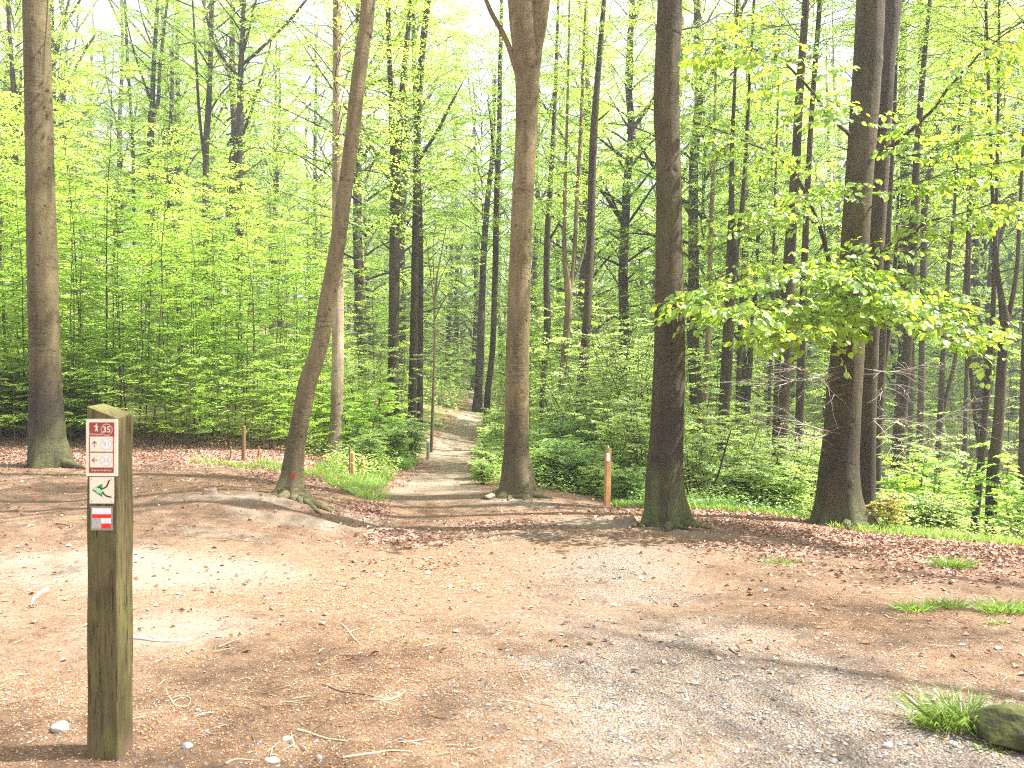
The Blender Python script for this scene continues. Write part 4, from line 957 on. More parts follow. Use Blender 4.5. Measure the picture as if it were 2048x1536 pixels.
# ---------------------------------------------------------------- shrubs and ground plants
def shrub_mesh(seed, H, nst, leaf, lm, spread=.5):
    return sapling_mesh(seed, H, spread, 9, leaf, r0=.012, z0=.15, lm=lm, stems=nst, el=(.2, .9), ssc=(.18, .34))
SHR = [shrub_mesh(400, 2.6, 9, .045, 'leaf_shrub', .6), shrub_mesh(401, 1.9, 9, .045, 'leaf_shrub', .55), shrub_mesh(402, 1.1, 10, .05, 'leaf_dark', .4), shrub_mesh(403, .9, 10, .05, 'leaf_shrub', .4), shrub_mesh(404, 2.0, 5, .075, 'leaf_sap', .8)]
def shrub(x, Y, k, s, label, grp=None, name='shrub'):
    X = (x - 1024) / F * Y
    return plant(SHR[k], name, X, Y, s, x * .37 + Y, label, 'shrub', grp)
LS1 = 'grey-green shrub of the belt between the sign post and the mossy beech'
for (x, Y, k, s) in [(1235, 15, 1, 1.0), (1265, 16.5, 0, 1.0), (1290, 14.6, 1, 1.05), (1240, 18, 0, 1.35), (1200, 17, 1, 1.1), (1175, 19, 0, 1.2), (1280, 20, 0, 1.6), (1220, 21, 0, 1.7), (1150, 20, 1, 1.2), (1300, 17.5, 0, 1.4), (1250, 23, 0, 1.9), (1190, 24, 0, 1.6), (1110, 23, 0, 1.3)]:
    shrub(x, Y, k, s, LS1, 'shrubs between sign post and mossy beech')
LS2 = 'fresh green shrub of the belt between the mossy beech and the massive flared beech'
for (x, Y, k, s) in [(1385, 14.5, 1, .95), (1420, 16, 0, .85), (1460, 15, 1, 1.0), (1500, 17, 0, .95), (1530, 15.5, 1, 1.0), (1585, 15, 1, 1.0), (1620, 14.5, 1, .95), (1400, 19, 0, 1.2), (1475, 21, 0, 1.2), (1540, 20, 0, 1.1), (1625, 18, 0, 1.0), (1640, 20, 0, 1.0), (1495, 14, 3, 1.1), (1570, 13.6, 3, 1.1)]:
    shrub(x, Y, k, s, LS2, 'shrubs between mossy and massive beech')
LS3 = 'low bush hugging the path verge near the foot of the tan forked beech'
for (x, Y, k, s) in [(966, 14.2, 3, .5), (978, 15.5, 3, .7), (990, 17, 3, .8), (985, 19.5, 3, .8), (985, 23, 3, 1.0), (990, 27, 3, 1.3), (1000, 19, 0, .6)]:
    shrub(x, Y, k, s, LS3, 'bushes at the right verge of the path')
LS4 = 'low bramble bush right of the tan forked beech'
for (x, Y, k, s) in [(1075, 14.5, 3, .8), (1100, 14.6, 3, .8), (1125, 14.8, 2, .9), (1150, 14.4, 3, .7), (1175, 14.2, 2, .75), (1195, 13.8, 3, .65), (1240, 13.2, 3, .6), (1262, 12.9, 2, .6), (1090, 16.5, 3, 1.1), (1130, 17, 2, 1.3), (1160, 16, 3, 1.0)]:
    shrub(x, Y, k, s, LS4, 'low brambles right of the forked beech')
shrub(775, 17.5, 3, 1.0, 'dark mounded bush with dry stems on the left side of the path')
shrub(812, 18.5, 2, 1.0, 'small dark green bush leaning over the left path edge')
LS5 = 'pale green shrub behind the slanting beech near the thicket edge'
for (x, Y, k, s) in [(700, 17.5, 4, .8), (735, 19, 4, .9), (690, 20, 0, 1.0), (760, 21, 4, 1.1), (650, 18.5, 4, .8), (720, 22, 0, 1.2), (800, 24, 0, 1.0), (740, 16.4, 3, .8)]:
    shrub(x, Y, k, s, LS5, 'shrubs at the thicket edge')
LS6 = 'leafy green bush in the hollow right of the great beeches'
for (x, Y, k, s) in [(1830, 14.5, 4, .95), (1865, 13.8, 4, .8), (1900, 14.8, 4, 1.0), (1800, 15.5, 4, .9), (1850, 17, 0, 1.1), (1925, 16, 4, .9), (2030, 13.5, 4, .9), (2045, 12, 4, .6), (1820, 13, 3, .8), (1880, 12.6, 3, .8)]:
    shrub(x, Y, k, s, LS6, 'bushes in the hollow')
LS7 = 'dark holly-like bush beside the foot of the black-stained beech'
for (x, Y, k, s) in [(30, 17.2, 2, 1.5), (5, 16.8, 2, 1.4), (130, 17.8, 2, 1.2), (155, 17, 2, 1.0)]:
    shrub(x, Y, k, s, LS7, 'dark bushes beside the stained beech')
yb = sapling_mesh(420, .75, .35, 6, .05, r0=.006, lm='leaf_yellow', stems=4, ssc=(.12, .25), z0=.3)
plant(yb, 'yellow_bush', *hit(1772, 1062)[:2], .8, 0, 'little yellow-leaved bush beside the root of the massive flared beech', 'shrub')

# low plants that nobody could count
def cover(name, spots, n, hmax, leaf, m, label, seed, blades=False):
    r = np.random.RandomState(seed); mb = MB()
    pts = []
    for (x0, y0, rx, ry, w) in spots:
        k = int(n * w); a = r.uniform(0, 6.28, k); q = np.sqrt(r.rand(k)); X = x0 + rx * q * np.cos(a); Y = y0 + ry * q * np.sin(a)
        keep = (vnoise(X * 1.7, Y * 1.7, seed) > -.22) & ((np.abs(X - path_x(Y)) > path_w(Y) * 1.15) | (Y > 68))
        pts.append(np.stack([X[keep], Y[keep]], -1))
    P = np.concatenate(pts); z = terr(P[:, 0], P[:, 1]); k = len(P)
    if blades:
        d = norm(np.stack([r.normal(0, .35, k), r.normal(0, .35, k), np.ones(k)], -1)); L = hmax * r.uniform(.4, 1, k); s = norm(np.cross(d, r.normal(0, 1, (k, 3))))
        b = np.stack([P[:, 0], P[:, 1], z - .01], -1); w = .006 + .003 * r.rand(k)[:, None]
        bend = np.stack([d[:, 0], d[:, 1], -.35 * np.ones(k)], -1)
        m1 = b + d * L[:, None] * .55; e = b + d * L[:, None] + bend * L[:, None] * .35
        v = np.stack([b - s * w, b + s * w, m1 + s * w * .8, m1 - s * w * .8, e], 1); i = (np.arange(k) * 5)[:, None]
        mb.add(v.reshape(-1, 3), i + np.array([[0, 1, 2, 3]]), i + np.array([[3, 2, 4]]))
    else:
        hh = hmax * r.rand(k) ** 1.2 * (.6 + .8 * (vnoise(P[:, 0] * 2.5, P[:, 1] * 2.5, seed + 1) + .5))
        p = np.stack([P[:, 0], P[:, 1], z + hh], -1); a = r.uniform(0, 6.28, k)
        d = norm(np.stack([np.cos(a), np.sin(a), r.uniform(-.3, .5, k)], -1)); nn = norm(np.stack([r.normal(0, .4, k), r.normal(0, .4, k), np.ones(k)], -1))
        leaf_quads(mb, p, d, nn, leaf * r.uniform(.6, 1.3, k), 0, .34)
    o = mb.build(name, m, None, False); return tag(o, label, kind='stuff')
cover('undergrowth', [(1.0, 14.8, 1.4, 1.3, .25), (2.0, 14.0, .9, .9, .15), (-.8, 15.4, .35, 1.6, .12), (-2.9, 15.6, .7, 1.5, .12), (-3.6, 17.5, 1.2, 2, .12), (-2.6, 19, .8, 2.5, .1), (3.6, 14, 2.2, 1.4, .3), (2.4, 18, 2, 3, .3), (7, 13.5, 2.6, 2.5, .35), (-.3, 21, .8, 5, .2), (-9, 19.5, 6, 2.5, .35)], 15000, .36, .06, M['leaf_shrub'], 'low leafy ground plants growing on the banks beyond the clearing', 501)
cover('undergrowth', [(-.85, 15, .4, 1.3, .5), (-2.3, 17.6, .5, 1.2, .4), (3.4, 12.6, 1.6, .5, .5), (-3.1, 22, .8, 4, .3), (0, 24, 1.2, 5, .3)], 6000, .22, .055, M['leaf_dark'], 'darker green leafy plants at the path verge and under the shrubs', 502)
cover('grass', [(3.0, 12.2, 1.5, .45, .5), (-2.6, 13.3, .5, .7, .2), (-2.9, 14.6, .7, .8, .2), (5.6, 10.8, 1.4, .9, .35), (-4.2, 13.6, 1.4, .5, .12), (4.0, 11.9, 1.2, .4, .2)], 9000, .17, .05, M['grass'], 'short grass growing along the rim of the clearing', 503, True)
n = 0

cover('undergrowth', [(0, 40, 30, 18, .35), (0, 65, 45, 22, .5), (8, 28, 8, 8, .15)], 70000, .7, .17, M['leaf_shrub'], 'green ground growth spreading under the far trees', 504)
def tuft(x, y, rx, H, nb, label, seed, rpx=None):
    p = hit(x, y); r = np.random.RandomState(seed); mb = MB(); k = nb
    a = r.uniform(0, 6.28, k); q = r.rand(k) ** .7
    bx = q * rx * np.cos(a); by = q * rx * .55 * np.sin(a); z = terr(p[0] + bx, p[1] + by) - p[2] - .01
    out = np.stack([bx / rx * .7 + r.normal(0, .25, k), by / rx * .9 + r.normal(0, .25, k), np.ones(k)], -1); d = norm(out)
    L = H * r.uniform(.45, 1.1, k); s = norm(np.cross(d, r.normal(0, 1, (k, 3)))); w = (.0022 + .0022 * r.rand(k))[:, None]
    b = np.stack([bx, by, z], -1); rows = []
    hor = norm(np.stack([d[:, 0], d[:, 1], np.zeros(k)], -1))
    for t, ww in ((0, 1), (.35, 1), (.7, .75)):
        c = b + d * (L * t)[:, None] + hor * (L * .45 * t * t)[:, None] - np.array([0, 0, 1.]) * (L * .25 * t ** 3)[:, None]
        rows += [c - s * w * ww, c + s * w * ww]
    rows.append(b + d * L[:, None] * 1.0 + hor * (L * .45)[:, None] - np.array([0, 0, 1.]) * (L * .35)[:, None])
    v = np.stack(rows, 1); i = (np.arange(k) * 7)[:, None]
    mb.add(v.reshape(-1, 3), np.concatenate([i + np.array([[0, 1, 3, 2]]), i + np.array([[2, 3, 5, 4]])]), i + np.array([[4, 5, 6]]))
    o = mb.build('grass_tuft', M['grass'], None, False); o.location = p
    return tag(o, label, 'grass tuft')
tuft(1918, 1452, .17, .21, 420, 'largest grass tuft, near the mossy stone at the lower right', 1)
tuft(1830, 1222, .12, .11, 190, 'left half of the long grass strip in the leaf litter on the right', 2)
tuft(1895, 1216, .13, .11, 190, 'right half of the long grass strip in the leaf litter on the right', 3)
tuft(2012, 1226, .16, .15, 260, 'grass tuft at the right edge beside the long strip', 4)
tuft(1905, 1136, .15, .17, 240, 'grass tuft in deep leaf litter, farthest up the right bank', 5)
tuft(1560, 1126, .2, .07, 170, 'thin low grass patch on the bare ground in front of the massive beech', 6)
tuft(1725, 1102, .12, .06, 80, 'tiny grass patch below the roots of the massive beech', 7)
tuft(742, 998, .2, .33, 200, 'tall grass clump on the bank right of the slanting beech', 8)
tuft(715, 985, .2, .3, 160, 'pale grass clump nearest to the roots of the slanting beech', 9)
tuft(1990, 1250, .06, .06, 50, 'sparse grass wisps in litter at the right edge', 10)
tuft(1980, 1505, .07, .05, 60, 'few weeds under the mossy stone', 11)
tuft(470, 930, .3, .08, 150, 'thin grass patch near the brown stake on the left bank', 12)

# ---------------------------------------------------------------- scattered litter
def in_view(n, r, y0, y1, pw=1.0, m=1.06):
    Y = y0 + (y1 - y0) * r.rand(n) ** pw; X = r.uniform(-.64 * m, .64 * m, n) * Y
    return X, Y
def flat_bits(name, X, Y, L, w, m, label, seed, tilt=.35, lift=.004, curl=.15):
    r = np.random.RandomState(seed); k = len(X); z = terr(X, Y) + lift
    a = r.uniform(0, 6.28, k); d = norm(np.stack([np.cos(a), np.sin(a), r.normal(0, tilt * .6, k)], -1)); nn = norm(np.stack([r.normal(0, tilt, k), r.normal(0, tilt, k), np.ones(k)], -1))
    mb = MB(); leaf_quads(mb, np.stack([X, Y, z], -1), d, nn, L, 0, w, curl)
    return tag(mb.build(name, m, None, False), label, kind='stuff')
r = np.random.RandomState(900)
M['litter'] = m_island('dry_beech_leaf', [(0, (.12, .055, .03)), (.3, (.27, .14, .09)), (.6, (.40, .25, .18)), (.85, (.52, .38, .31)), (1, (.40, .14, .05))], .75, .3)
M['scale'] = m_island('bud_scale', [(0, (.18, .07, .03)), (.3, (.52, .22, .06)), (.6, (.60, .33, .15)), (.8, (.62, .50, .38)), (1, (.12, .08, .05))], .7, .3)
M['pebble'] = m_island('pebble', [(0, (.07, .067, .063)), (.4, (.18, .172, .165)), (.75, (.29, .275, .255)), (.93, (.33, .25, .18)), (1, (.46, .44, .40))], .85, .25)
X, Y = in_view(150000, r, 4.2, 19, .8); s_, g_, l_, f_ = masks(X, Y); k = r.rand(len(X)) < (l_ ** 1.5) * .95 + .03
k &= ~((np.abs(X - path_x(Y)) < path_w(Y) * .8) & (Y > 10) & (r.rand(len(X)) > .1))
X, Y = X[k], Y[k]
flat_bits('leaf_litter', X, Y, r.uniform(.025, .062, len(X)), .32, M['litter'], 'curled brown beech leaves lying over the banks', 1, .5, .006, .22)
X, Y = in_view(230000, r, 3.0, 12, .9); s_, g_, l_, f_ = masks(X, Y)
orange = np.clip(.32 + 1.1 * fbm(X * .8, Y * 1.6, 21) + .75 * blob(X, Y, [(-.7, 4.3, 1.3, .8, 1), (-1.9, 3.7, 1.0, .5, .9), (-1.0, 6.3, 1.5, .8, .9), (-2.6, 8.2, 1.6, 1.0, .6), (0, 8.8, 1.6, 1, .5)]), .05, 1) * (1 - .8 * s_) * (1 - .55 * g_)
k = r.rand(len(X)) < orange; X, Y = X[k], Y[k]
flat_bits('bud_scales', X, Y, r.uniform(.007, .017, len(X)), .2, M['scale'], 'orange beech bud scales strewn over the clearing', 2, .35, .003, .15)
def stones_geo(mb, X, Y, S, r, flat=.6):
    k = len(X); z = terr(X, Y)
    o = np.array([[1, 0, 0], [.4, .9, .1], [-.6, .7, 0], [-1, -.1, .1], [-.3, -.9, 0], [.6, -.75, .05], [.15, .1, .8], [-.1, 0, -.6]], float)
    a = r.uniform(0, 6.28, k); c, s = np.cos(a), np.sin(a)
    v = o[None] * r.uniform(.65, 1.25, (k, 8, 3)); v[..., 2] *= flat
    x = v[..., 0] * c[:, None] - v[..., 1] * s[:, None]; y = v[..., 0] * s[:, None] + v[..., 1] * c[:, None]
    v = np.stack([x, y * 1.0, v[..., 2]], -1) * S[:, None, None] * .5 + np.stack([X, Y, z + S * .08], -1)[:, None, :]
    b = (np.arange(k) * 8)[:, None]; T = [b + np.array([[i, (i + 1) % 6, 6]]) for i in range(6)] + [b + np.array([[(i + 1) % 6, i, 7]]) for i in range(0, 6, 3)]
    mb.add(v.reshape(-1, 3), None, np.concatenate(T))
X, Y = in_view(60000, r, 3.0, 10.5, 1.1); s_, g_, l_, f_ = masks(X, Y)
k = r.rand(len(X)) < g_ * .8 + .06 * (1 - s_); X, Y = X[k], Y[k]
mb = MB(); stones_geo(mb, X, Y, np.clip(.006 + r.gamma(2, .0036, len(X)), .005, .03), r); tag(mb.build('gravel', M['pebble'], None, False), 'grey and white gravel grains bedded in the path', kind='stuff')
# small twigs
X, Y = in_view(1500, r, 3.2, 12); mb = MB()
for i in range(len(X)):
    a = r.uniform(0, 6.28); L = r.uniform(.03, .13); z = gz(X[i], Y[i]) + .006; d = np.array([math.cos(a), math.sin(a), r.normal(0, .1)]); q = np.array([X[i], Y[i], z])
    add_tube(mb, [q, q + d * L * .5 + r.normal(0, .006, 3) * [1, 1, .3], q + d * L], [.002, .0022, .001], 4, cap=False)
M['straw'] = m_island('broken_twig', [(0, (.10, .07, .045)), (.5, (.33, .24, .16)), (1, (.6, .5, .36))], .8)
tag(mb.build('twig_litter', M['straw']), 'short broken twigs scattered over the clearing', kind='stuff')

# single stones
M['stone'] = m_plain('field_stone', (.36, .36, .35), .85, .25, .35, 18)
M['stone_tan'] = m_plain('tan_stone', (.50, .42, .28), .85, .25, .3, 18)
M['stone_moss'] = NT('mossy_stone'); _t = M['stone_moss']; _c = _t.coords(); _n = _t.noise(_c, 9, 4, .6)
M['stone_moss'] = _t.principled(_t.ramp(_n, [(.35, (.045, .04, .028)), (.5, (.06, .07, .015)), (.65, (.12, .10, .07))]), .9, _t.bump(_t.noise(_c, 40, 4), .01, 1), .2)
def stone(x, y, sx, sy, sz, m, label, seed, name='stone', cat='stone', sink=.25):
    p = hit(x, y); rr = np.random.RandomState(seed)
    import bmesh
    bm = bmesh.new(); bmesh.ops.create_icosphere(bm, subdivisions=3, radius=1)
    dirs = norm(rr.normal(0, 1, (9, 3))); cut = rr.uniform(.62, .9, 9)
    for v in bm.verts:
        c = np.array(v.co)
        for d, t in zip(dirs, cut):
            h = c @ d
            if h > t: c = c - d * (h - t) * .92
        c = c * (1 + .05 * float(vnoise(c[0] * 3 + seed, c[1] * 3 + c[2] * 2, seed)))
        v.co = (c[0] * sx / 2, c[1] * sy / 2, c[2] * sz / 2)
    me = bpy.data.meshes.new(name); bm.to_mesh(me); bm.free(); me.materials.append(m)
    for pl in me.polygons: pl.use_smooth = False
    o = link(name, me); o.location = (p[0], p[1], p[2] + sz * (.5 - sink)); o.rotation_euler = (0, 0, rr.uniform(-.5, .5))
    return tag(o, label, cat)
stone(121, 1462, .085, .07, .05, M['stone'], 'pale grey stone on the sand left of the numbered post', 1)
stone(980, 998, .17, .14, .11, M['stone_tan'], 'tan stone at the left root of the forked tan beech', 2)
stone(2040, 1498, .40, .26, .20, M['stone_moss'], 'dark mossy stone at the lower right corner', 3, sink=.2)
stone(1180, 1290, .035, .03, .022, M['stone_moss'], 'small dark stone in the middle of the gravel path', 4)
stone(545, 1524, .075, .05, .022, M['stone_tan'], 'flat brownish stone at the bottom edge', 5, sink=.35)
stone(375, 1500, .05, .04, .03, M['stone'], 'grey stone right of the foot of the numbered post', 6)
stone(396, 1424, .022, .02, .016, M['stone'], 'small grey stone by the curl of dry grass', 7)
stone(573, 1478, .05, .04, .015, M['stone_tan'], 'flat tan stone near the pale stick', 8, sink=.35)
stone(638, 1520, .028, .022, .03, M['stone'], 'upright white pebble at the bottom edge', 9)
stone(1775, 1496, .05, .035, .03, M['stone'], 'grey stone left of the dark mossy stone', 10)
stone(1905, 1494, .05, .04, .03, M['stone'], 'whitish stone in front of the largest grass tuft', 11)
stone(930, 1302, .03, .02, .012, M['stone'], 'flat grey pebble in the middle foreground', 12, sink=.3)
stone(637, 1332, .025, .02, .016, M['stone'], 'bluish grey pebble in orange bud scales', 13)
stone(1996, 1298, .06, .04, .02, M['stone'], 'flat whitish stone at the right edge', 14, sink=.3)
stone(1925, 1295, .05, .03, .018, M['stone'], 'whitish stone left of the one at the right edge', 15, sink=.3)
stone(720, 1308, .028, .02, .012, M['stone_tan'], 'light pebble below the pale Y-shaped root', 16, sink=.3)

# sticks and roots on the ground
M['stick'] = m_plain('weathered_stick', (.24, .18, .13), .85, .2, .4, 30)
M['strawc'] = m_plain('dry_grass_stalk', (.50, .41, .26), .75, .25, .25, 50)
def stick(rows, w, m, label, name='stick', cat='stick', extra=(), lift=.5):
    P = [hit(a, b) for a, b in rows]; c = np.array(P[0])
    mb = MB()
    for k, rr_ in enumerate([rows] + list(extra)):
        Q = np.array([hit(a, b) for a, b in rr_]); Q = smooth_poly(Q, max(6, len(Q) * 4)); ww = w if k == 0 else w * .6
        Q[:, 2] = terr(Q[:, 0], Q[:, 1]) + ww * lift; add_tube(mb, Q - c, np.linspace(ww, ww * .4, len(Q)), 7)
    o = mb.build(name, m); o.location = c
    return tag(o, label, cat)
stick([(645, 1373), (675, 1381), (700, 1391), (750, 1400)], .006, M['stick'], 'thin dark stick pointing at the straw tangle')
stick([(765, 1402), (790, 1398), (812, 1385)], .005, M['strawc'], 'pale straw tangle in the middle foreground', 'straw_tangle', 'straw', extra=[[(760, 1405), (785, 1412), (808, 1416)], [(770, 1395), (788, 1404), (800, 1414)], [(750, 1399), (775, 1401), (805, 1408)]])
stick([(595, 1462), (625, 1470), (650, 1478), (695, 1486)], .0065, M['strawc'], 'curved yellowish stick left of the bottom middle')
stick([(685, 1526), (725, 1518), (765, 1508), (820, 1512)], .006, M['strawc'], 'pale stick lying along the bottom edge')
stick([(683, 1250), (698, 1266), (708, 1280), (716, 1286)], .006, M['strawc'], 'pale Y-shaped root piece in the middle foreground', extra=[[(700, 1268), (708, 1262), (720, 1260)]])
stick([(880, 1175), (905, 1180), (930, 1184), (965, 1184)], .005, M['strawc'], 'wavy pale stalk lying across the dip')
stick([(1460, 1302), (1472, 1308), (1482, 1313)], .011, M['stick'], 'short thick twig on the sunlit gravel')
stick([(1560, 1228), (1585, 1230), (1610, 1231)], .006, M['stick'], 'straight dark twig right of the gravel path')
stick([(1770, 1232), (1782, 1238), (1798, 1242)], .007, M['strawc'], 'pale twig left of the long grass strip')
stick([(1928, 1343), (1945, 1352), (1962, 1362)], .006, M['stick'], 'dark twig above the largest grass tuft')
stick([(1018, 1348), (1045, 1345), (1070, 1341)], .006, M['stick'], 'dark forked twig right of the straw tangle', extra=[[(1040, 1345), (1055, 1338), (1068, 1332)]])
stick([(1968, 1496), (1990, 1495), (2010, 1497), (2030, 1499)], .005, M['strawc'], 'pale looped stalk under the mossy stone', extra=[[(1988, 1496), (1992, 1508), (1990, 1516)], [(2008, 1497), (2014, 1510), (2022, 1518)]])
stick([(340, 1398), (352, 1418), (375, 1414), (380, 1405), (362, 1396), (345, 1404)], .0045, M['strawc'], 'curl of dry grass right of the numbered post', 'straw_curl', 'straw', extra=[[(335, 1392), (333, 1380), (345, 1378)], [(345, 1412), (360, 1404), (372, 1398)]])
stick([(450, 1530), (470, 1524), (500, 1522), (520, 1528)], .0045, M['strawc'], 'loop of dry grass at the bottom edge', 'straw_curl', 'straw')
stick([(252, 1279), (285, 1281), (320, 1284), (355, 1285), (385, 1282)], .014, M['dead_twig'], 'worn pale root surfacing right of the numbered post', 'surface_root', 'root', lift=.2)
stick([(95, 1180), (70, 1195), (60, 1215)], .016, M['dead_twig'], 'worn root ridge in the sand left of the numbered post', 'surface_root', 'root', lift=.1)
stick([(110, 1048), (135, 1052), (150, 1053)], .012, M['stick'], 'dark stick on the litter left of the numbered post')
stick([(1275, 1050), (1262, 1055), (1258, 1060)], .03, M['stick'], 'dark broken root stub left of the mossy beech foot', 'root_stub', 'root')
# stump on the left bank and splintered stump by the mossy beech
def stump(x, y, r0, h, m, label, seed, jag=.5):
    p = hit(x, y); rr = np.random.RandomState(seed); n_ = 20; a = np.linspace(0, 2 * math.pi, n_, endpoint=False)
    mb = MB(); rings = []
    for t, f in ((0, 1.5), (.25, 1.15), (.6, 1.0), (1, .85)):
        k = r0 * f * (1 + .12 * np.sin(3 * a + seed) + .08 * rr.rand(n_)); zz = h * t * (1 - (jag * rr.rand(n_) if t == 1 else 0)) - .03 * (t == 0)
        rings.append(np.stack([k * np.cos(a), k * np.sin(a), zz + 0 * a], -1))
    v = np.concatenate(rings + [np.array([[0, 0, h * .55]])]); q = [(i * n_ + j, i * n_ + (j + 1) % n_, (i + 1) * n_ + (j + 1) % n_, (i + 1) * n_ + j) for i in range(3) for j in range(n_)]
    mb.add(v, q, [(3 * n_ + j, 3 * n_ + (j + 1) % n_, 4 * n_) for j in range(n_)]); o = mb.build('tree_stump', m, None, False); o.location = p
    return tag(o, label, 'stump')
stump(421, 988, .07, .09, M['stick'], 'small dark stump on the left bank', 3)
stump(1250, 1046, .12, .10, M['stick'], 'low splintered stump on the mound left of the mossy beech', 4, .7)

# broken orange stubs and stakes
M['wood_brown'] = m_plain('stained_wood', (.20, .115, .055), .8, .25, .35, 12)
M['wood_orange'] = m_plain('orange_wood', (.50, .255, .11), .75, .3, .25, 14)
M['wood_grey'] = m_plain('grey_wood', (.34, .30, .25), .85, .2, .3, 20)
def stake(x, y, ytop, w, m, label, cap=None, Y=None, square=False, name='wooden_stake'):
    p = hit(x, y) if Y is None else np.array([(x - 1024) / F * Y, Y, gz((x - 1024) / F * Y, Y)])
    h = EYE + (768 - ytop) / F * p[1] - p[2]; r_ = w / 2 / F * p[1]
    root = empty(name, p); mb = MB()
    zs = [-.2, 0, h * .5, h - .02, h]
    rr = [r_, r_, r_ * .98, r_ * .96, r_ * .82]
    n_ = 4 if square else 12
    P = np.array([[.008 * math.sin(z * 2), 0, z] for z in zs]); v, q, t = tube_geo(P, [k * (1.35 if square else 1) for k in rr], n_); mb.add(v, q, t)
    o = mb.build('shaft', m, root, not square)
    if square: o.rotation_euler = (0, 0, rad(45))
    if cap:
        mb = MB(); add_tube(mb, [[0, 0, h - .06], [0, 0, h + .006]], [r_ * 1.08, r_ * 1.0], 12); mb.build('painted_top', cap, root)
    return tag(root, label, 'stake')
stake(487, 922, 852, 7.5, M['wood_brown'], 'round brown stake in front of the thicket left of the slanting beech')
stake(856, 921, 880, 7, M['wood_grey'], 'short grey stake with a pale top at the left path edge', M['white'])
stake(705, 955, 905, 8, M['wood_orange'], 'broken orange-brown stub among the plants left of the path')
stake(699, 956, 892, 3.5, M['wood_brown'], 'thin broken stick beside the broken orange-brown stub')
stake(726, 945, 912, 7, M['wood_orange'], 'second lower orange stub nearer to the path')
stake(461, 918, 893, 3.5, M['wood_brown'], 'tiny stake left of the round brown stake')
stake(517, 918, 893, 3.5, M['wood_brown'], 'tiny stake right of the round brown stake')

# fallen boughs under the black forked tree
def fallen(rows, w0, label, Y):
    P = px_line(rows, Y); b = P[0, :3].copy(); b[2] = gz(b[0], b[1]); r_ = empty('fallen_branch', b); trunk_obj('bough', r_, P, b, M['bark_plain'], 8, .1, .05, seed=int(rows[0][0]))
    return tag(r_, label, 'branch')
fallen([(1405, 1008, 7), (1440, 985, 7), (1480, 955, 6), (1492, 985, 4)], 6, 'dark fallen bough arching up right of the mossy beech', 14)
fallen([(1395, 1012, 4), (1460, 1002, 4), (1520, 996, 3), (1560, 990, 2)], 4, 'thin fallen bough lying low in front of the black forked trunk', 13.6)
fallen([(1400, 1010, 5), (1432, 960, 4), (1450, 900, 3), (1462, 860, 2)], 4, 'thin dark stem rising steeply from the fallen boughs', 13.8)

# ---------------------------------------------------------------- sign post with numbers
def m_postwood():
    t = NT('weathered_post_wood'); co = t.coords(); g = t.noise(t.scale(co, (6, 6, .5)), 14, 5, .6); b = t.noise(co, 6, 4, .6); al = t.noise(t.scale(co, (1, 1, .45)), 9, 4, .6)
    col = t.mix(t.ramp(g, [(.3, 0.0), (.7, 1.0)]), (.06, .047, .02), (.17, .14, .07))
    col = t.mix(t.math('MULTIPLY', t.ramp(b, [(.45, 0.0), (.65, 1.0)]), .6), col, (.13, .12, .045))
    col = t.mix(t.math('MULTIPLY', t.ramp(al, [(.54, 0.0), (.7, 1.0)]), .6), col, (.15, .19, .02))
    col = t.mix(t.math('MULTIPLY', t.ramp(t.noise(co, 3.5, 5, .6), [(.55, 0.0), (.62, 1.0)]), .55), col, (.07, .055, .03))
    crk = t.ramp(t.noise(t.scale(co, (7, 7, .35)), 10, 4, .7), [(.60, 0.0), (.64, 1.0)])
    col = t.mix(t.math('MULTIPLY', crk, .8), col, (.025, .018, .01))
    sz_ = t.new('ShaderNodeSeparateXYZ'); t.l.new(co, sz_.inputs[0])
    mud = t.new('ShaderNodeMapRange'); t.l.new(t.math('ADD', sz_.outputs[2], t.math('MULTIPLY', b, .25)), mud.inputs[0]); mud.inputs[1].default_value = .12; mud.inputs[2].default_value = .24; mud.inputs[3].default_value = .7; mud.inputs[4].default_value = 0
    col = t.mix(mud.outputs[0], col, (.16, .115, .075))
    return t.principled(col, .85, t.bump(t.math('SUBTRACT', g, crk), .006, .9), .15)
M['post'] = m_postwood()
M['cream'] = m_plain('sign_cream', (.78, .70, .55), .35, .5)
M['maroon'] = m_plain('sign_maroon', (.30, .045, .03), .35, .5)
M['greyprint'] = m_plain('sign_grey_print', (.55, .50, .46), .4, .4)
M['signwhite'] = m_plain('sign_white', (.80, .79, .78), .35, .5)
M['signgreen'] = m_plain('sign_green', (.01, .30, .08), .35, .5)
M['signpale'] = m_plain('sign_pale_green', (.42, .66, .40), .35, .5)
M['signblack'] = m_plain('sign_black', (.025, .02, .02), .4, .4)
M['signred'] = m_plain('sign_red', (.82, .02, .012), .35, .5)
M['signgrey'] = m_plain('sign_grey', (.42, .41, .39), .4, .4)
M['frame'] = m_plain('sign_frame_grey_brown', (.30, .26, .22), .5, .4)
M['screw'] = m_plain('screw_metal', (.35, .33, .3), .35, .5)

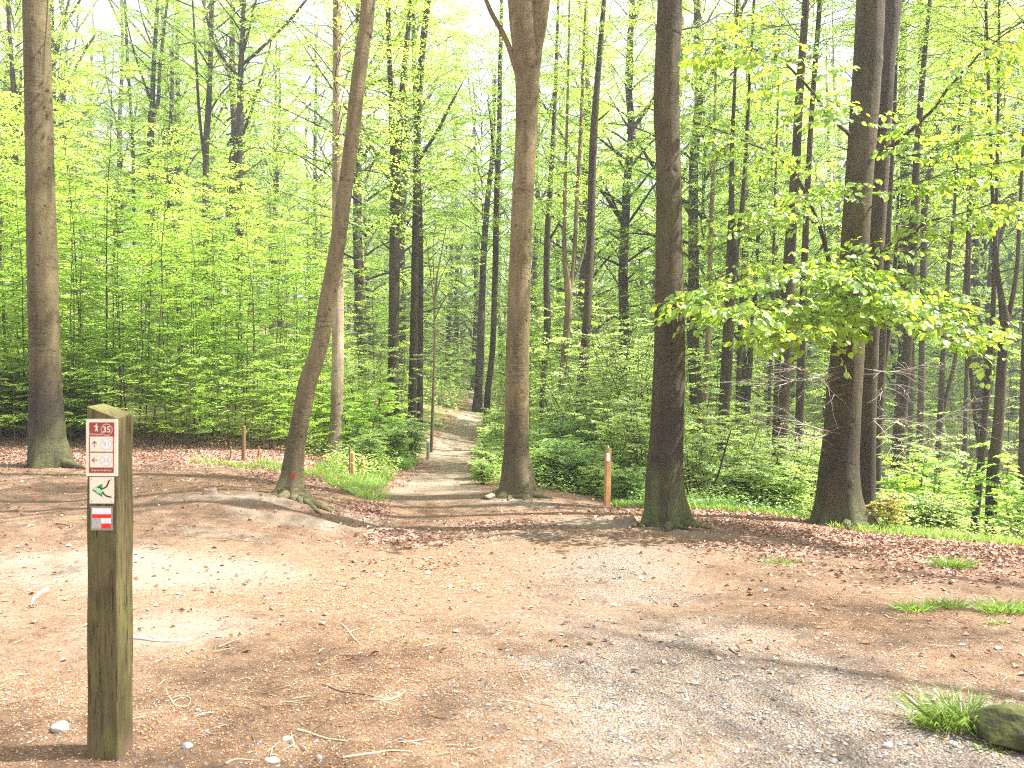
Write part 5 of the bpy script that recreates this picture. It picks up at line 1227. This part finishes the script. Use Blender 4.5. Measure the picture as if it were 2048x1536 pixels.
PW = .125; post_Y = 3.2
pc = px(236.5, 1523, post_Y)                                # nearest corner of the post
post = empty('signpost', (pc[0] - PW / 2, pc[1] + PW / 2, pc[2]))
tag(post, 'square mossy wooden waymark post with three small signs, numbers 35, 91 and 36', 'signpost')
post.rotation_euler = (0, 0, rad(-2))
HP = (1520 - 828) / F * post_Y; HL = HP + .028                    # right edge lower than left
w2 = PW / 2; mb = MB()
def post_block(mb, w, h00, h10, h01, h11, z0=-.3, nseg=24, bev=.004):
    # chamfered square post with sloping top
    cs = []
    for (sx, sy, h) in ((-1, -1, h00), (1, -1, h10), (1, 1, h11), (-1, 1, h01)):
        for k in (0, 1):
            dx, dy = ((0, bev), (bev, 0)) if (sx * sy > 0) else ((bev, 0), (0, bev))
            d = (dx, dy) if k == 0 else (dy, dx)
            d = ((0, bev), (bev, 0))[k] if sx * sy > 0 else ((bev, 0), (0, bev))[k]
            cs.append((sx * (w - d[0]), sy * (w - d[1]), h))
    cs = np.array(cs); n_ = 8; V = []
    for i in range(nseg + 1):
        t = i / nseg; z = z0 + (cs[:, 2] - z0) * t
        jit = .0012 * np.sin(t * 23 + np.arange(8))
        V.append(np.stack([cs[:, 0] + jit, cs[:, 1] + jit[::-1], z], -1))
    V = np.concatenate(V); q = [(i * n_ + j, i * n_ + (j + 1) % n_, (i + 1) * n_ + (j + 1) % n_, (i + 1) * n_ + j) for i in range(nseg) for j in range(n_)]
    base = nseg * n_; top = V[base:].mean(0) + [0, 0, .002]
    mb.add(np.vstack([V, top]), q, [(base + j, base + (j + 1) % n_, len(V)) for j in range(n_)])
# top slopes down from back left to front right
post_block(mb, w2, 1.4186, 1.373, 1.429, 1.387)
mb.build('post_shaft', M['post'], post, False)
FX = -w2 - .0008        # the front face
def plate(parent, name, x0, x1, z0, z1, y0, t, m, rc=0.0, rot=0.0):
    """thin plate standing on the front face, rounded corners"""
    pts = []
    if rc > 0:
        for (cx_, cz_, a0) in ((x1 - rc, z1 - rc, 0), (x0 + rc, z1 - rc, 90), (x0 + rc, z0 + rc, 180), (x1 - rc, z0 + rc, 270)):
            for k in range(5): a_ = rad(a0 + k * 22.5); pts.append((cx_ + rc * math.cos(a_), cz_ + rc * math.sin(a_)))
    else: pts = [(x1, z1), (x0, z1), (x0, z0), (x1, z0)]
    return poly(parent, name, pts, y0, t, m)
def poly(parent, name, pts, y0, t, m):
    n_ = len(pts); import bmesh
    bm = bmesh.new(); f = [bm.verts.new((a_, y0 - t, b_)) for a_, b_ in pts]; g = [bm.verts.new((a_, y0, b_)) for a_, b_ in pts]
    bm.faces.new(f); bm.faces.new(g[::-1])
    for i in range(n_): bm.faces.new((f[i], g[i], g[(i + 1) % n_], f[(i + 1) % n_]))
    bmesh.ops.recalc_face_normals(bm, faces=bm.faces)
    me = bpy.data.meshes.new(name); bm.to_mesh(me); bm.free(); me.materials.append(m)
    return link(name, me, parent)
def ring(parent, name, cx_, cz_, r0, r1, y0, t, m, n_=32):
    a_ = np.linspace(0, 2 * math.pi, n_, endpoint=False); V = []
    for (r_, yy) in ((r0, y0 - t), (r1, y0 - t), (r1, y0), (r0, y0)): V.append(np.stack([cx_ + r_ * np.cos(a_), np.full(n_, yy), cz_ + r_ * np.sin(a_)], -1))
    q = [(k * n_ + j, k * n_ + (j + 1) % n_, ((k + 1) % 4) * n_ + (j + 1) % n_, ((k + 1) % 4) * n_ + j) for k in range(4) for j in range(n_)]
    mb = MB(); mb.add(np.concatenate(V), q); return mb.build(name, m, parent, False)
def disc(parent, name, cx_, cz_, r_, y0, t, m, n_=28):
    return poly(parent, name, [(cx_ + r_ * math.cos(a_), cz_ + r_ * math.sin(a_)) for a_ in np.linspace(0, 2 * math.pi, n_, endpoint=False)], y0, t, m)
def text(parent, name, body, cx_, cz_, size, y0, m, ext=.0003, off=0.0, sx=1.0):
    cu = bpy.data.curves.new(name, 'FONT'); cu.body = body; cu.size = size; cu.align_x = 'CENTER'; cu.align_y = 'CENTER'; cu.extrude = ext; cu.offset = off; cu.resolution_u = 3
    tmp = bpy.data.objects.new('tmp', cu); COL.objects.link(tmp)
    bpy.context.view_layer.update()
    me = bpy.data.meshes.new_from_object(tmp.evaluated_get(bpy.context.evaluated_depsgraph_get())); me.name = name
    bpy.data.objects.remove(tmp); me.materials.clear(); me.materials.append(m)
    o = link(name, me, parent, (cx_, y0, cz_)); o.rotation_euler = (rad(90), 0, 0); o.scale = (sx, 1, 1)
    return o
def stroke(pts, w):
    """outline polygon of a polyline of width w"""
    P = np.array(pts, float); T = norm(np.gradient(P, axis=0)); N_ = np.stack([-T[:, 1], T[:, 0]], -1) * w / 2
    return [tuple(p) for p in np.vstack([P + N_, (P - N_)[::-1]])]
k2m = PW / 62.0            # metres per photo pixel on the front face
def fx(x): return (x - 205.5) * k2m
def fz(y): return (1520 - y) / F * post_Y
yf = -w2
# zoomed photograph (5.485 px per px, origin 150,800) -> face coordinates
def zx(u): return fx(150 + u / 5.485)
def zz(v): return fz(800 + v / 5.485 - (0))
node = plate(post, 'number_sign', zx(133), zx(482), zz(818), zz(192), yf, .004, M['cream'], .005)
y1 = yf - .004
plate(node, 'header_panel', zx(168), zx(446), zz(383), zz(228), y1, .0005, M['maroon'])
plate(node, 'footer_panel', zx(165), zx(440), zz(782), zz(722), y1, .0005, M['maroon'])
plate(node, 'divider', zx(166), zx(440), zz(561), zz(549), y1, .0005, M['maroon'])
plate(node, 'border_strip', zx(165), zx(175), zz(722), zz(383), y1, .0005, M['maroon'])
plate(node, 'border_strip', zx(431), zx(441), zz(722), zz(383), y1, .0005, M['maroon'])
u_ = 1 / 5.485 * k2m
y2 = y1 - .0005
for (cxp, cyp, s_, txt, rm, tm, disc_m, off) in ((362, 309, 64, '35', M['cream'], M['cream'], None, .0006), (357, 467, 60, '91', M['greyprint'], M['greyprint'], M['signwhite'], 0), (354, 643, 60, '36', M['greyprint'], M['greyprint'], M['signwhite'], 0)):
    ya = y2 if disc_m is None else y1
    if disc_m: disc(node, 'number_disc', zx(cxp), zz(cyp), s_ * u_, ya, .0004, disc_m); ya -= .0004
    ring(node, 'number_ring', zx(cxp), zz(cyp), (s_ - 5) * u_, s_ * u_, ya, .0004, rm)
    text(node, 'number', txt, zx(cxp), zz(cyp), 92 * u_, ya - .0004, tm, .0002, off)
text(node, 'lettering', 'Knooppunt', zx(243), zz(358), 30 * u_, y2 - .0003, M['cream'], .0002)
text(node, 'lettering', 'Vlaamse Ardennen', zx(302), zz(753), 30 * u_, y2 - .0003, M['cream'], .0002)
# walker figure
disc(node, 'walker_symbol', zx(250), zz(250), 8 * u_, y2, .0004, M['cream'], 14)
poly(node, 'walker_symbol', [(zx(a_), zz(b_)) for a_, b_ in ((220, 272), (246, 260), (256, 262), (270, 282), (268, 290), (258, 278), (258, 292), (264, 308), (262, 328), (252, 326), (248, 306), (242, 328), (234, 326), (240, 296), (244, 276), (224, 280))], y2, .0004, M['cream'])
# arrows
def arrow(parent, cx_, cz_, L, ang, m, y0, name='arrow_symbol'):
    c, s = math.cos(ang), math.sin(ang)
    R_ = lambda p: (cx_ + p[0] * c - p[1] * s, cz_ + p[0] * s + p[1] * c)
    w_ = L * .13
    poly(parent, name, [R_(p) for p in ((-L / 2, -w_ / 2), (L / 2 - w_, -w_ / 2), (L / 2 - w_, w_ / 2), (-L / 2, w_ / 2))], y0, .0004, m)
    poly(parent, name, [R_(p) for p in ((L / 2, 0), (L / 2 - w_ * .7, w_ * .9), (L * .06, L * .42), (L * .0, L * .33), (L / 2 - w_ * 1.9, 0), (L * .0, -L * .33), (L * .06, -L * .42), (L / 2 - w_ * .7, -w_ * .9))], y0 - .0001, .0005, m)
arrow(node, zx(227), zz(465), 66 * u_, rad(90), M['maroon'], y1)
arrow(node, zx(228), zz(642), 66 * u_, rad(180), M['maroon'], y1)
# route sign with green arrow and black fork
rt = plate(post, 'route_sign', zx(171), zx(440), zz(1118), zz(828), yf, .003, M['cream'], .002)
ya = yf - .003
poly(rt, 'green_arrow', [(zx(192), zz(968)), (zx(312), zz(898)), (zx(312), zz(958)), (zx(262), zz(936))], ya, .0005, M['signgreen'])
poly(rt, 'green_arrow', [(zx(192), zz(968)), (zx(225), zz(966)), (zx(258), zz(1000)), (zx(300), zz(1010)), (zx(312), zz(990)), (zx(312), zz(1050))], ya, .0005, M['signgreen'])
poly(rt, 'pale_arrow_centre', [(zx(226), zz(966)), (zx(262), zz(940)), (zx(298), zz(966)), (zx(306), zz(992)), (zx(298), zz(1008)), (zx(260), zz(998))], ya, .0006, M['signpale'])
poly(rt, 'fork_line', [(zx(245), zz(940)), (zx(275), zz(930)), (zx(300), zz(948)), (zx(312), zz(962)), (zx(305), zz(972)), (zx(280), zz(948))], ya, .0007, M['signblack'])
poly(rt, 'fork_line', stroke([(zx(310), zz(955)), (zx(335), zz(948)), (zx(360), zz(930)), (zx(376), zz(895)), (zx(390), zz(858))], 16 * u_), ya, .0008, M['signblack'])
poly(rt, 'fork_line', stroke([(zx(312), zz(985)), (zx(328), zz(1012)), (zx(350), zz(1032)), (zx(380), zz(1042)), (zx(412), zz(1048))], 16 * u_), ya, .0008, M['signblack'])
for a_, b_ in ((192, 850), (415, 850), (192, 1093), (415, 1100)): disc(rt, 'screw', zx(a_), zz(b_), 7 * u_, ya, .0012, M['screw'], 10)
# white and red waymark
wm = plate(post, 'waymark_sign', zx(183), zx(426), zz(1412), zz(1150), yf, .003, M['frame'], .001)
plate(wm, 'white_stripe', zx(200), zx(408), zz(1234), zz(1170), ya, .0005, M['signwhite'])
plate(wm, 'red_stripe', zx(200), zx(408), zz(1278), zz(1234), ya, .0006, M['signred'])
plate(wm, 'grey_square', zx(198), zx(300), zz(1390), zz(1278), ya, .0005, M['signgrey'])
plate(wm, 'white_stripe', zx(300), zx(408), zz(1336), zz(1278), ya, .0005, M['signwhite'])
plate(wm, 'red_square', zx(300), zx(404), zz(1390), zz(1336), ya, .0006, M['signred'])
for a_ in (213, 402): disc(post, 'nail', zx(a_), zz(1508), 5 * u_, yf, .001, M['signblack'], 8)

# second sign post beyond the clearing
p = hit(1214, 1012); sp2 = empty('signpost', p); tag(sp2, 'slim orange wooden post with a small white number plate near the shrubs', 'signpost')
s_ = p[1] / F; H2 = (1012 - 890) * s_; mb = MB(); post_block(mb, 5.2 * s_, H2 + .0, H2 - .05, H2 + .0, H2 - .05, -.3, 8, .006); o = mb.build('post_shaft', M['wood_orange'], sp2, False)
sp2.rotation_euler = (rad(0), rad(1.2), rad(18))
pl = plate(sp2, 'number_plate', -5.4 * s_, 0.5 * s_, H2 - 32 * s_, H2 - 16 * s_, -5.2 * s_, .006, M['signwhite'])
text(pl, 'lettering', 'i', -3.0 * s_, H2 - 20 * s_, 7 * s_, -5.2 * s_ - .007, M['maroon'])
text(pl, 'lettering', 'i', -3.0 * s_, H2 - 28 * s_, 7 * s_, -5.2 * s_ - .007, M['maroon'])
pl2 = poly(sp2, 'waymark_plate', [(-4.6 * s_, H2 - 1 * s_), (-1 * s_, H2 - 1 * s_), (-1 * s_, H2 - 14 * s_), (-4.6 * s_, H2 - 14 * s_)], -5.2 * s_, .006, M['signgreen'])
poly(pl2, 'plate_corner', [(-3.6 * s_, H2 - 1 * s_), (-1 * s_, H2 - 1 * s_), (-1 * s_, H2 - 7 * s_)], -5.2 * s_ - .006, .001, M['signwhite'])

# ---------------------------------------------------------------- air
t = NT('haze_air'); pv = t.new('ShaderNodeVolumePrincipled'); pv.inputs['Density'].default_value = .0017; pv.inputs['Color'].default_value = (.95, .97, 1, 1); pv.inputs['Anisotropy'].default_value = .35
o_ = t.new('ShaderNodeOutputMaterial'); t.l.new(pv.outputs[0], o_.inputs['Volume'])
mb = MB(); v, q = box_geo(-480, 480, -350, 680, min(-6, float(GZ.min()) - 1), max(48, float(GZ.max()) + 3)); mb.add(v, q); tag(mb.build('haze', t.m, None, False), 'thin pale summer air between the trees', kind='stuff')

print('GZ', GZ.min(), GZ.max())
